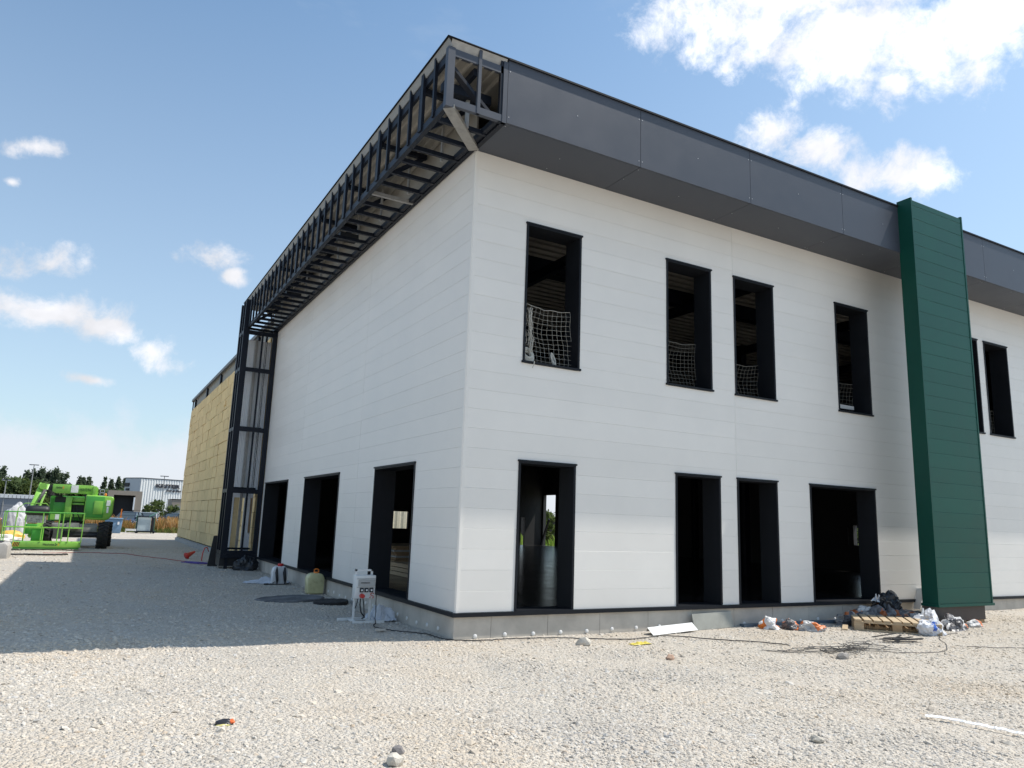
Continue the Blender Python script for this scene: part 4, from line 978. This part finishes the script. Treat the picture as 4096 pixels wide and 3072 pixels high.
# platform basket
y0, y1 = 24.6, 25.45
pt_ = B(MB().box(-7.12, -4.84, y0, y1, -.26, -.05), 'platform', MGREEN, ml, bevel=.015)
B(MB().box(-7.1, -4.9, y0+.08, y1-.05, -.33, -.262), 'platform_beam', MDGREEN, pt_)
B(MB().box(-7.45, -7.12, y0+.05, y1-.05, -.24, -.1), 'platform_end', MDGREEN, pt_)
hz = mat('hazard_yellow', (.75, .50, .04), .5)
B(MB().box(-7.11, -6.9, y0-.008, y0+.002, -.24, -.07), 'hazard_plate', hz, pt_)
mb = MB()
for k in range(4): mb.prism([(-7.1+k*.05, -.24), (-7.07+k*.05, -.24), (-7.03+k*.05, -.07), (-7.06+k*.05, -.07)], y0-.014, y0-.009)
B(mb, 'hazard_stripes', BLACK, pt_)
lettering('Haulotte', pt_, (-6.12, y0-.006, -.19), .13, BLACK, width=.37)
for k, m in ((0, BLACK), (1, hz)):
    x = -5.72+k*.09; B(MB().prism([(x, -.2), (x+.03, -.2), (x+.07, -.15), (x+.03, -.1), (x, -.1), (x+.04, -.15)], y0-.012, y0-.006), 'chevron', m, pt_)
for z, r in ((1.07, .022), (.49, .018)):
    B(MB().tube([(-7.5, y0, z), (-4.85, y0, z)], r, 8), 'guard_rail', MDGREEN if z > 1 else MGREEN, pt_)
    B(MB().tube([(-7.5, y1, z), (-4.85, y1, z)], r, 8), 'guard_rail', MGREEN, pt_)
    for x in (-7.5, -4.85): B(MB().tube([(x, y0, z), (x, y1, z)], r, 8), 'guard_rail', MGREEN, pt_)
for x in (-7.5, -7.11, -6.23, -5.54, -5.31, -4.85): B(MB().tube([(x, y0, -.06), (x, y0, 1.07)], .02, 8), 'guard_post', MGREEN, pt_)
for x in (-7.5, -6.85, -5.7, -4.85): B(MB().tube([(x, y1, -.06), (x, y1, 1.07)], .02, 8), 'guard_post', MGREEN, pt_)
B(MB().tube([(-6.85, y1-.2, -.05), (-6.85, y1-.2, .45), (-6.2, y1-.2, .45), (-6.2, y1-.2, -.05)], .022, 6), 'inner_hoop', MGREEN, pt_)
cn = B(MB().lathe([(.001, -6.88), (.13, -6.87), (.19, -6.8), (.2, -6.6), (.2, -6.2), (.16, -6.08), (.001, -6.05)], 16, 'x', (0, y0+.35, 1.13)), 'control_cover', BLACK, ml, smooth=True)
B(MB().box(-6.8, -6.15, y0+.25, y0+.5, .66, .95), 'control_box', mat('grey_machinery', (.36, .37, .35), .5, var=.3, scale=14, dirt=(.1, .1, .09)), ml)
B(MB().tube([(-7.1, y0+.3, .85), (-7.12, y0+.3, 1.2), (-6.92, y0+.3, 1.4), (-6.2, y0+.3, 1.42), (-6.15, y0+.3, 1.35)], .016, 6), 'control_guard', MGREEN, ml)
bx_ = B(MB().box(-6.04, -5.72, y1-.1, y1+.1, .8, 1.02), 'junction_box', MGREEN, ml)
B(MB().box(-5.87, -5.73, y1-.106, y1-.1, .81, 1.01), 'label', WPAPER, bx_)
B(MB().box(-6.6, -6.2, y1+.1, y1+.5, -.15, .42).box(-6.85, -6.45, y1+.15, y1+.4, .2, .6), 'platform_rotator', MDGREEN, ml, bevel=.03)
B(MB().bar((-6.65, 25.7, .1), (-6.3, 26.2, .75), .14, .14), 'jib', MGREEN, ml)
# riser arm
B(MB().bar((-6.86, 26.5, .75), (-6.56, 27.3, 2.22), .2, .26, (0, 1, 0)), 'riser_arm', MGREEN, ml, bevel=.015)
B(MB().bar((-6.58, 26.6, 1.0), (-6.34, 27.3, 2.2), .1, .18, (0, 1, 0)), 'riser_arm', MGREEN, ml, bevel=.01)
B(MB().lathe([(.14, 26.95), (.14, 27.5)], 14, 'y', (-6.5, 0, 2.14)), 'boom_pivot', MGREEN, ml)
B(MB().bar((-6.3, 27.35, 2.2), (-6.2, 27.35, 1.75), .22, .26, (0, 1, 0)), 'boom_knuckle', BLACK, ml)
# upper boom
um = B(MB().box(-6.16, -4.62, 27.1, 27.5, 1.885, 2.255), 'upper_boom', MGREEN, ml, bevel=.02)
B(MB().box(-5.48, -5.21, 27.085, 27.095, 1.93, 2.24), 'label', WPAPER, um)
lettering('Haulotte', um, (-6.03, 27.092, 2.08), .12, BLACK, width=.2)
B(MB().prism([(-5.8, 2.07), (-5.77, 2.07), (-5.74, 2.12), (-5.77, 2.17), (-5.8, 2.17), (-5.77, 2.12)], 27.085, 27.095), 'chevron', ORANGE, um)
lettering('HA20 RTJ PRO', um, (-5.16, 27.092, 2.02), .17, mat('dark_green_print', (.02, .12, .02), .5), width=.42)
B(MB().box(-4.66, -4.52, 27.05, 27.55, 1.72, 2.24).box(-4.56, -4.46, 27.15, 27.45, 1.6, 2.2), 'boom_end', MGREEN, ml, bevel=.015)
# turret
tb = B(MB().box(-6.2, -4.9, 27.6, 28.6, .72, 1.78), 'turret', MDGREEN, ml, bevel=.03)
B(MB().box(-5.62, -5.38, 27.2, 27.62, .88, 1.77), 'mast_plate', MGREEN, ml, bevel=.015)
B(MB().box(-6.02, -5.62, 27.45, 27.62, 1.5, 1.74), 'engine_opening', BLACK, tb)
B(MB().box(-6.04, -5.62, 27.4, 27.6, 1.08, 1.5), 'side_panel', MDGREEN, tb, bevel=.01)
for za, zb in ((1.55, 1.74), (1.42, 1.5), (.9, 1.1)): B(MB().box(-5.38, -4.92, 27.35, 27.6, za, zb), 'link_arm', MGREEN, ml, bevel=.01)
B(MB().box(-5.37, -4.92, 27.55, 27.62, 1.1, 1.42), 'recess_shade', BLACK, tb)  # black plate, the shade of the recess put into its colour
cw = B(MB().prism([(-4.89, .82), (-4.0, .80), (-3.86, .92), (-3.8, 1.15), (-3.8, 1.74), (-3.86, 1.82), (-4.89, 1.87)], 26.95, 28.8), 'counterweight', MGREEN, ml, bevel=.06, seg=3)
B(MB().box(-4.86, -4.16, 26.925, 26.96, .9, 1.8), 'hood_panel', MDGREEN, cw, bevel=.02)
B(MB().box(-4.55, -4.2, 26.905, 26.93, 1.05, 1.62), 'hood_recess', MGREEN, cw, bevel=.02)
B(MB().box(-4.08, -3.93, 26.925, 26.95, 1.42, 1.66).box(-4.05, -3.97, 26.925, 26.95, 1.12, 1.38), 'label', WPAPER, cw)
B(MB().lathe([(.055, 1.85), (.055, 1.93), (.03, 1.96), (.001, 1.96)], 12, 'z', (-4.15, 27.6, 0)), 'beacon', ORANGE, ml)
mb = MB()
for k in range(4): mb.tube([(-6.7+.04*k, 26.35, .8), (-6.62+.04*k, 26.5, 1.4+.05*k), (-6.45+.03*k, 26.9, 2.0), (-6.2, 27.05, 1.8+.05*k), (-5.7, 27.3, 1.72)], .018, 5)
mb.tube([(-5.2, 27.3, 1.4), (-5.1, 27.2, 1.0), (-4.95, 27.25, .7)], .02, 5); mb.tube([(-5.3, 27.3, 1.4), (-5.25, 27.15, .9), (-5.3, 27.2, .6)], .018, 5)
B(mb, 'hydraulic_hoses', BLACK, ml)
B(MB().tube([(-6.62, 26.75, 1.1), (-6.5, 27.1, 1.7)], .05, 8).tube([(-6.5, 27.1, 1.7), (-6.44, 27.25, 1.95)], .028, 8), 'lift_cylinder', RIVET, ml)
# chassis and wheels
ch = B(MB().box(-6.3, -4.3, 27.0, 29.1, .28, .62), 'chassis', MGREY, ml, bevel=.03)
B(MB().lathe([(.5, .6), (.5, .75)], 20, 'z', (-5.3, 28.0, 0)), 'slew_ring', BLACK, ch)
B(MB().box(-6.1, -4.6, 26.9, 27.05, .12, .3), 'front_beam', BLACK, ch)
B(MB().box(-5.9, -5.55, 26.6, 27., .0, .5), 'hydraulic_block', mat('dark_hydraulics', (.10, .10, .10), .5), ch)
B(MB().box(-5.45, -5.0, 26.7, 27., .42, .66), 'step_plate', MGREY, ch)
for y in (27.0, 29.2): B(MB().lathe([(.11, -6.4), (.11, -3.95)], 10, 'x', (0, y, .16)), 'axle', BLACK, ch)
def wheel(cx, cy):
    w = B(MB().lathe([(.25, -.2), (.46, -.2), (.515, -.17), (.53, -.1), (.53, .1), (.515, .17), (.46, .2), (.25, .2)], 26, 'x', (cx, cy, G+.545)), 'wheel', RUBBER, ml, smooth=False)
    mb = MB()
    for k in range(18):
        a = 2*math.pi*k/18
        for s in (-1, 1):
            a2 = a+(.17 if s > 0 else 0); p = Vector((cx+s*.02, cy+.54*math.cos(a2), G+.545+.54*math.sin(a2))); q = Vector((cx+s*.2, cy+.525*math.cos(a2+.16), G+.545+.525*math.sin(a2+.16)))
            mb.bar(p, q, .075, .045, (0, math.cos(a2), math.sin(a2)))
    B(mb, 'tread_lugs', RUBBER, w)
    B(MB().lathe([(.001, -.12), (.24, -.14), (.25, -.2), (.27, -.2), (.27, .2), (.25, .2), (.24, .14), (.001, .12)], 18, 'x', (cx, cy, G+.545)), 'rim', WPAINT, w)
for x, y in ((-4.08, 26.75), (-3.88, 29.2), (-6.2, 26.95), (-6.2, 29.2)): wheel(x, y)

# ------------------------------------------------------------------ yard edge behind the lift
bb = put('big_bag', crumpled('big_bag', .62, .5, 1.75, mat('white_woven_bag', (.48, .48, .49), .6, var=.08), 101., 4, .28), 'tall white builders bag standing behind the boom lift platform', 'bag', -8.15, 39.5)
put('yellow_plate', crumpled('yellow_plate', .55, .4, .4, mat('yellow_machine', (.72, .45, .08), .5), 102., 3, .3), 'low yellow attachment on the ground left of the boom lift', 'machine part', -8.0, 36.5)
o = put('rubble_heap', crumpled('rubble_heap', .9, .7, .3, mat('white_rubble', (.62, .60, .56), .9, var=.2, scale=10, bump=.6, bscale=20), 103., 4, .5), 'small heap of white rubble at the left edge behind the basket', 'rubble', -8.5, 34.)
# blue container
bc = thing('blue_container', 'small blue lidded container beside the dry grass', 'container', (-2.9, 50.5, G))
mb = MB(); mb.prism([(-3.5, G), (-2.55, G), (-2.48, G+1.0), (-3.6, G+.95)], 50.1, 51.); B(mb, 'tub', mat('blue_plastic', (.14, .24, .36), .45, var=.12), bc, bevel=.04)
B(MB().box(-3.6, -2.45, 50.05, 51.05, G+.98, G+1.06), 'lid', mat('blue_lid', (.18, .29, .40), .45), bc, bevel=.02)
B(MB().box(-2.8, -2.68, 50.04, 50.1, G+.6, G+.8), 'label', WPAPER, bc)
# glass stillage
gs = thing('glass_stillage', 'dark metal stillage holding pale glass panes at the grass edge', 'stillage', (-.9, 51.6, G))
GL = mat('pale_glass_pack', (.42, .50, .53), .08, var=.05)
for k in range(4): B(MB().bar((-1.45, 51.5+k*.09, G+.2), (-1.45, 51.6+k*.09, G+1.2), .03, .0001+.0, (1, 0, 0)) if False else MB().box(-1.48, -.58, 51.4+k*.1, 51.43+k*.1, G+.18, G+1.15), 'pane', GL, gs)
for x in (-1.52, -.55): B(MB().box(x, x+.06, 51.3, 51.36, G, G+1.22), 'upright', STEEL, gs)
for x in (-1.52, -.30): B(MB().box(x, x+.06, 52.2, 52.26, G, G+1.28), 'upright', mat('green_steel', (.05, .16, .11), .5), gs)
B(MB().box(-1.6, -.2, 51.3, 52.3, G+.1, G+.17), 'base', STEEL, gs)
B(MB().box(-1.52, -.5, 51.3, 51.36, G+1.16, G+1.22), 'top_bar', STEEL, gs)
B(MB().box(-.5, -.36, 51.45, 52.2, G+.17, G+1.15), 'side_plate', BLACK, gs)
B(MB().bar((-.75, 51.4, G+1.2), (-.15, 52.2, G+1.55), .04, .04), 'handle', mat('green_steel', (.05, .16, .11), .5), gs)
for x in (-1.5, -.4): B(MB().box(x, x+.12, 51.35, 51.5, G-.02, G+.1), 'foot', STEEL, gs)
tag(B(MB().box(-2.2, -1.5, 51.2, 51.4, G+.16, G+.3).box(-2.2, -2.14, 51.2, 51.3, G, G+.17), 'white_beam', WPAINT), 'short white beam on a leg beside the glass stillage', 'beam')
# dry grass
def grass(name, label, n, area, h0, h1, stops, seed, lean=.25):
    r = np.random.default_rng(seed); x0, x1, ya, yb = area
    x = r.uniform(x0, x1, n); y = r.uniform(ya, yb, n); cl = np.sin(x*1.3+.7*np.sin(y))*.5+.5
    h = (h0+(h1-h0)*r.random(n)**1.3)*(.55+.6*cl); a = r.uniform(0, 6.283, n); w = .02+.035*r.random(n)
    lx = r.normal(0, lean, n)*h; ly = r.normal(0, lean, n)*h
    V = np.empty((n, 4, 3)); z = np.full(n, G)
    V[:, 0] = np.stack([x-w*np.cos(a), y-w*np.sin(a), z], 1); V[:, 1] = np.stack([x+w*np.cos(a), y+w*np.sin(a), z], 1)
    V[:, 2] = np.stack([x+lx+.6*w*np.cos(a), y+ly+.6*w*np.sin(a), z+h], 1); V[:, 3] = np.stack([x+lx-.6*w*np.cos(a), y+ly-.6*w*np.sin(a), z+h*.93], 1)
    me = bpy.data.meshes.new(name); me.from_pydata(V.reshape(-1, 3).tolist(), [], np.arange(n*4).reshape(n, 4).tolist())
    at = me.attributes.new('tone', 'FLOAT', 'POINT'); at.data.foreach_set('value', np.repeat(np.clip(r.normal(.5, .22, n)+.25*(cl-.5), 0, 1), 4))
    me.materials.append(mat_leaf(name+'_blades', stops)); return tag(link(name, me), label, 'grass', kind='stuff')
DRY = [(0., (.16, .15, .04)), (.3, (.34, .24, .08)), (.6, (.50, .27, .10)), (1., (.62, .44, .22))]
grass('dry_grass', 'tall orange-brown dry grass beyond the yard', 9000, (-9, 9, 54.5, 61), .5, 1.15, DRY, 1)
grass('green_grass', 'low green weeds along the edge of the grass', 4000, (-9, 9, 53.3, 55.5), .1, .45, [(0., (.06, .10, .02)), (.6, (.15, .19, .05)), (1., (.32, .26, .1))], 2)
grass('weed_bank', 'dry weeds at the left edge behind the lift', 5000, (-16, -8.6, 38, 55), .3, .9, [(0., (.08, .12, .03)), (.5, (.24, .22, .07)), (1., (.5, .33, .16))], 3)
grass('rear_weeds', 'bright green weeds on the bank behind the hall', 4000, (21.5, 27, 6, 44), .3, 1.1, [(0., (.07, .14, .02)), (.6, (.2, .32, .05)), (1., (.42, .45, .12))], 4)
for k, (x, y) in enumerate(((-6.2, 58.), (-3.1, 57.5), (.9, 58.2), (2.6, 57.9))): tag(B(MB().tube([(x, y, G), (x, y, G+1.75)], .03, 6), 'fence_post', STEEL), 'thin dark fence post, %s from the left in the dry grass' % ORD[k], 'post', 'fence posts in the dry grass')
mb = MB()
for z in (.75, 1.2, 1.62): mb.tube([(-12, 58, G+z), (6, 58, G+z)], .01, 4)
tag(B(mb, 'wire_fence', STEEL), 'thin wire fence strung between the posts in the grass', 'fence')
tag(B(MB().box(-2.33, -2.24, 60., 60.09, G, G+1.7), 'orange_stake', ORANGE), 'orange stake in front of the dark loading bay', 'stake')

# ------------------------------------------------------------------ parked cars
GLASS = mat('car_window', (.05, .065, .07), .06, var=.05, spec=.8)
def car(label, paint, x, y, rz):
    t = thing('parked_car', label, 'car', (x, y, G), rz, 'cars parked beyond the fence', world_coords=False)
    L_, W_ = 4.3, 1.76
    low = [(-2.15, .3), (2.1, .28), (2.15, .5), (2.08, .68), (1.9, .78), (1.0, .93), (-1.75, .98), (-2.1, .9), (-2.17, .6)]
    B(MB().prism([(a, b) for a, b in low], -W_/2, W_/2), 'body', paint, t, bevel=.09, seg=3)
    body = t.children[0]
    # greenhouse tapering inwards to the roof
    base = [(1.05, .92), (-1.8, .96)]; roof = [(.2, 1.42), (-.4, 1.5), (-1.3, 1.44)]
    mb = MB(); i = 0
    sec = [(1.05, .92, .8), (.2, 1.41, .62), (-.4, 1.485, .62), (-1.35, 1.43, .62), (-1.85, .96, .78)]
    for a, z, w in sec: mb.v += [(a, -w, z), (a, w, z)]
    for k in range(4): mb.f.append((2*k, 2*k+1, 2*k+3, 2*k+2))
    mb.f.append((0, 2, 4, 6, 8)); mb.f.append((9, 7, 5, 3, 1))
    B(mb, 'windows', GLASS, t)
    B(MB().box(-1.32, .16, -.64, .64, 1.415, 1.47), 'roof', paint, t, bevel=.03)
    for s in (-1, 1):
        B(MB().bar((1.05, s*.79, .93), (.2, s*.625, 1.43), .05, .05).bar((-1.35, s*.63, 1.44), (-1.85, s*.77, .97), .09, .06).bar((-.35, s*.80, .94), (-.4, s*.64, 1.46), .06, .04), 'pillar', paint, t)
        B(MB().box(2.02, 2.14, s*.62-.16, s*.62+.16, .55, .7), 'headlight', WPAPER, t, bevel=.03)
        B(MB().box(.75, .95, s*.86-.08, s*.86+.1*s+.08, .93, 1.05), 'mirror', BLACK, t)
        for cx in (1.35, -1.35): B(MB().lathe([(.001, s*.9), (.2, s*.9), (.32, s*.88), (.32, s*.66)], 18, 'y', (cx, 0, .32)), 'wheel', RUBBER, t)
    B(MB().box(2.1, 2.165, -.5, .5, .36, .5), 'grille', BLACK, t)
def paint(n, c): return mat(n, c, .18, var=.03, spec=.7)
car('dark blue car with a bright windscreen parked left beyond the dry grass', paint('dark_blue_paint', (.03, .04, .07)), -1.5, 64.5, -1.9)
car('silver grey car beside the dark blue one beyond the dry grass', paint('silver_paint', (.45, .47, .5)), .2, 66.5, -1.75)
car('black car parked closest to the yellow wall', paint('black_paint', (.02, .022, .028)), 2.2, 64.5, -2.3)
car('white car parked far left behind the lift', paint('white_paint', (.7, .7, .7)), -6.5, 72, -1.6)
car('red car half hidden at the left edge of the view', paint('red_paint', (.5, .03, .05)), -12.6, 60., .15)
car('black car far back in the car park near the loading bay', paint('black_paint', (.02, .022, .028)), 5.2, 90, -1.3)

# ------------------------------------------------------------------ buildings beyond
kb = thing('ribbed_factory', 'pale ribbed metal factory with dark lettering far behind the yard', 'factory', (10, 185, G))
RIB = mat('pale_ribbed_cladding', (.76, .76, .73), .5, var=.04); SMO = mat('pale_smooth_cladding', (.55, .56, .56), .55, var=.04)
prof = []; x = 5.16
while x < 60: prof += [(x, 180.), (x+.22, 180.), (x+.28, 180.1), (x+.5, 180.1), (x+.56, 180.)]; x += .56
mb = MB(); mb.prism([(p[0], p[1]+.33*(p[0]-5.16)) for p in prof] + [(60, 215), (5.5, 184)], G, 8.42, 'z'); B(mb, 'ribbed_wall', RIB, kb)
wl = B(MB().prism([(5.14, 179.99), (5.5, 184), (8, 200), (4, 200), (2.15, 185.)], G, 8.42, 'z'), 'side_wall', SMO, kb)
B(MB().prism([(5.1, 179.9), (60, 198.), (60, 215), (2, 200), (2.05, 185.)], 8.42, 8.56, 'z'), 'parapet', STEEL, kb)
d = (Vector((5.14, 179.99, 0))-Vector((2.15, 185., 0))).normalized(); nrm = Vector((d.y, -d.x, 0)); nrm = nrm if nrm.y < 0 else -nrm
for t0, t1, z0, z1 in ((.1, 1.1, 6.5, 7.35), (.5, 1.2, 5.6, 6.1)):
    a = Vector((2.15, 185., 0))+d*t0*1.6; b = Vector((2.15, 185., 0))+d*t1*1.6
    B(MB().bar((a.x+nrm.x*.1, a.y+nrm.y*.1, (z0+z1)/2), (b.x+nrm.x*.1, b.y+nrm.y*.1, (z0+z1)/2), .3, z1-z0), 'dark_sign', BLACK, wl)
NAVY = mat('dark_sign_letters', (.03, .03, .04), .5)
lt = lettering('KRITER', kb, (8.37, 180.9, 6.55), 1.05, NAVY, width=4.9, rz=.319)
lt.data = text_mesh('KRITER', 1.15, .12, NAVY, 0., .03)
lt2 = lettering('Brut de Brut', kb, (10.73, 181.7, 5.72), .72, NAVY, width=3.5, rz=.319, shear=.3)
lt2.data = text_mesh('Brut de Brut', .72, .06, NAVY, .3, .015)
lb = thing('loading_bay', 'low brown loading bay with a dark opening in front of the factory', 'loading bay', (1, 150, G))
BRN = mat('taupe_cladding', (.33, .27, .21), .7)
B(MB().box(-1.7, -.7, 150, 158, G, 4.77).box(2.95, 4.1, 150, 158, G, 4.77).box(-.7, 2.95, 150, 158, 3.95, 4.77), 'frame', BRN, lb)
B(MB().box(-.7, 2.95, 153, 153.2, G, 3.95), 'shutter', BLACK, lb)  # black sheet standing in for the shade inside the open bay
B(MB().box(2.7, 2.95, 149.9, 150., 1.2, 3.6), 'light_strip', WPAPER, lb)
B(MB().box(-5.5, -1.72, 152, 160, G, 3.9), 'side_shed', STEEL, lb)
db = thing('dock_house', 'brown dock house beside the factory half hidden by the yellow wall', 'dock house', (13, 165, G))
B(MB().box(10.8, 16.5, 165, 175, G, 3.72), 'walls', BRN, db); B(MB().box(11.5, 16, 164.9, 165.01, G, 2.4), 'shutter', mat('grey_shutter', (.30, .30, .28), .6), db); B(MB().box(10.7, 16.6, 164.9, 175.1, 3.72, 3.85), 'roof_edge', STEEL, db)
lw = thing('low_white_shed', 'long low white shed far left beneath the trees', 'shed', (-30, 150, G))
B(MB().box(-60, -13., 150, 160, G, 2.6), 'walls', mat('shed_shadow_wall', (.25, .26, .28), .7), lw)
mb = MB(); x = -60.
while x < -13: mb.box(x, x+.55, 149.8, 160, 2.6, 3.25); x += .62
B(mb, 'ribbed_fascia', RIB, lw)
bk = thing('ribbed_shed', 'beige ribbed shed seen through the hall', 'shed', (17, 62, G))
prof = []; x = 6.
while x < 24: prof += [(x, 60.), (x+.3, 60.), (x+.36, 60.06), (x+.6, 60.06), (x+.66, 60.)]; x += .66
B(MB().prism(prof + [(24, 70), (6, 70)], G, 6, 'z'), 'ribbed_wall', mat('beige_ribbed', (.55, .50, .38), .6), bk); B(MB().box(5.8, 24.2, 59.8, 70.2, 6, 6.2), 'roof', STEEL, bk)
tag(B(MB().box(31, 34, 4, 62, G, 1.85).box(30.9, 34.1, 3.9, 62.1, 1.85, 1.95), 'dark_shed', STEEL), 'long low dark shed seen through the hall beyond the weeds', 'shed')
# lamp posts
def lamp(label, x, y, h):
    t = thing('lamp_post', label, 'lamp post', (x, y, G), 0, 'tall lamp posts in the car park')
    B(MB().tube([(x, y, G), (x, y, h)], [.13, .07], 8), 'pole', ZINC, t)
    B(MB().box(x-.75, x+.75, y-.15, y+.15, h, h+.12), 'head', STEEL, t); B(MB().box(x-.7, x-.2, y-.2, y+.2, h-.05, h).box(x+.2, x+.7, y-.2, y+.2, h-.05, h), 'lantern', WPAPER, t)
lamp('tall lamp post rising in front of the factory lettering', 7.58, 150, 7.85)
lamp('tall lamp post rising above the trees left of the lift', -14.1, 150, 8.6)
lamp('shorter lamp post before the dark trees at far left', -17.9, 150, 5.7)

# ------------------------------------------------------------------ trees
LEAF = [mat_leaf('leaf_mid', [(0., (.075, .11, .045)), (.5, (.135, .185, .075)), (1., (.22, .28, .12))]),
        mat_leaf('leaf_dark', [(0., (.07, .095, .06)), (.5, (.115, .15, .09)), (1., (.18, .22, .13))]),
        mat_leaf('leaf_light', [(0., (.05, .075, .02)), (.5, (.11, .15, .045)), (1., (.20, .24, .08))])]
BARK = mat('bark', (.07, .055, .04), .95, var=.3)
def tree(name, label, x, y, h, rx, shape, lm, seed, n=1500, leaf=.45, group=None, base=.15, kind='tree'):
    r = np.random.default_rng(seed); t = thing(name, label, kind, (x, y, G), 0, group, world_coords=False)
    mb = MB(); mb.tube([(0, 0, -.2), (.05, 0, h*.35), (0, .05, h*.8)], [rx*.09+.04, rx*.06+.03, .03], 7)
    for k in range(7):
        a = k*2.4; z = h*(base+.1*k); L_ = rx*.7
        mb.tube([(0, 0, z), (math.cos(a)*L_*.5, math.sin(a)*L_*.5, z+L_*.4), (math.cos(a)*L_, math.sin(a)*L_, z+L_*.9)], [.05*rx, .03*rx, .012], 5)
    B(mb, 'trunk', BARK, t)
    # leaf clumps spread through the crown volume
    nc = max(30, n//34); c = []
    while len(c) < nc:
        u = r.uniform(0, 1); a = r.uniform(0, 6.283); q = r.random()**.5
        if shape == 'poplar': w = math.sin(math.pi*min(1, (u*.93+.05)**.75))*1.
        else: w = math.sqrt(max(0, 1-(2*u-1)**2))*(.9+.25*math.sin(3*a+seed))
        c.append((rx*w*q*math.cos(a), rx*w*q*math.sin(a), h*(base+(1-base)*u), .6+.5*r.random()))
    c = np.array(c); pick = r.integers(0, nc, n); rad = rx*(.36 if shape == 'poplar' else .34)
    off = r.normal(0, .5, (n, 3))*rad; off[:, 2] *= .8 if shape != 'poplar' else 1.5
    p = c[pick, :3] + off*c[pick, 3:4]; p[:, 2] = np.maximum(p[:, 2], h*base*.5)
    nrm = r.normal(size=(n, 3)); nrm[:, 2] += .5; nrm /= np.linalg.norm(nrm, axis=1, keepdims=True)
    t1 = np.cross(nrm, r.normal(size=(n, 3))); t1 /= np.linalg.norm(t1, axis=1, keepdims=True); t2 = np.cross(nrm, t1)
    s = (leaf*(.5+.9*r.random(n)))[:, None]
    V = np.stack([p-t1*s, p-t2*s*.6, p+t1*s, p+t2*s*.6], 1)
    me = bpy.data.meshes.new('crown'); me.from_pydata(V.reshape(-1, 3).tolist(), [], np.arange(n*4).reshape(n, 4).tolist())
    at = me.attributes.new('tone', 'FLOAT', 'POINT'); at.data.foreach_set('value', np.repeat(np.clip(r.normal(.45, .2, n)+(r.random(nc)[pick]-.5)*.5, 0, 1), 4))
    me.materials.append(lm); link('crown', me, t)
    return t
PG = 'poplars and trees on the skyline'
pop = [(-26.2, 11.6, 2.4), (-20.4, 11., 1.7), (-18.9, 11.5, 2.), (-17.2, 12.2, 2.3), (-15.9, 11.7, 2.), (-14.6, 11.6, 1.9), (-13.6, 12.0, 2.), (-12.3, 11.2, 1.8), (-11.1, 11.5, 1.7), (-7.7, 10.6, 1.2), (-6.6, 10.5, 1.2), (-5.3, 10.7, 1.4), (-1.2, 10.6, 1.5), (.5, 10.2, 1.2), (2.2, 10.6, 1.5), (3.9, 10.1, 1.3), (6., 10.2, 1.4)]
for k, (x, z, rx) in enumerate(pop): tree('poplar_tree', 'slender dark poplar, %s from the left in the row on the skyline' % ORD[k], x, 240+random.uniform(-4, 4), (z-G)*.94, rx, 'poplar', LEAF[1], 100+k, 1500, .36, 'poplars along the skyline', base=.12)
for k, x in enumerate(np.arange(-62, 14, 4.6)):
    h = (8.2 if x < -15 else 6.6)*random.uniform(.88, 1.08)
    tree('broadleaf_tree', 'rounded broadleaf tree, %s from the left in the belt below the poplars' % ORD[k], float(x)+random.uniform(-1, 1), 225+random.uniform(-8, 4), h, random.uniform(3., 4.2), 'round', LEAF[0 if k % 3 else 2], 200+k, 3200, .48, 'trees of the green belt', base=.08)
for k, (x, rx, h) in enumerate([(-24, 3.2, 7.3), (-20.4, 3., 7.6), (-17., 3.2, 6.8), (-27.8, 3.4, 8.2), (-31.5, 3.4, 7.8)]):
    tree('broadleaf_tree', 'broad nearer tree, %s before the green belt at far left' % ['second from the right', 'third from the right', 'rightmost', 'fourth from the right', 'leftmost'][k], x, 196+k, h, rx, 'round', LEAF[0 if k % 2 else 2], 300+k, 3600, .38, 'nearer trees of the green belt', base=.05)
for x, y, h, rx, lab in ((6.2, 140, 3.3, 1.9, 'green bush in front of the factory wall below the lettering'), (4.6, 138, 2.4, 1.2, 'smaller green bush beside the loading bay corner'), (9., 142, 2.4, 1.5, 'low green bush right of the lamp post'), (26, 12.1, 1.75, 1.1, 'bright green bush seen through the wide ground floor opening'), (24.5, 36.5, 2.6, .8, 'young green bush seen through the first ground floor opening')):
    tree('leafy_bush', lab, x, y, h, rx, 'round', LEAF[2], int(abs(x)*10), 1300, .2 if y > 100 else .1, 'leafy bushes', base=.05, kind='bush')
tag(B(MB().box(-3.3, -3.22, 130, 130.08, G, 4.4).box(-2.7, -2.62, 130, 130.08, G, 4.4).box(-3.3, -2.62, 130, 130.05, 3.3, 3.4).box(-3.3, -2.62, 130, 130.05, 3.8, 3.9).box(-3.3, -2.62, 130, 130.05, 4.3, 4.4), 'ladder_frame', RIVET), 'pale ladder-like frame standing behind the boom lift', 'frame')
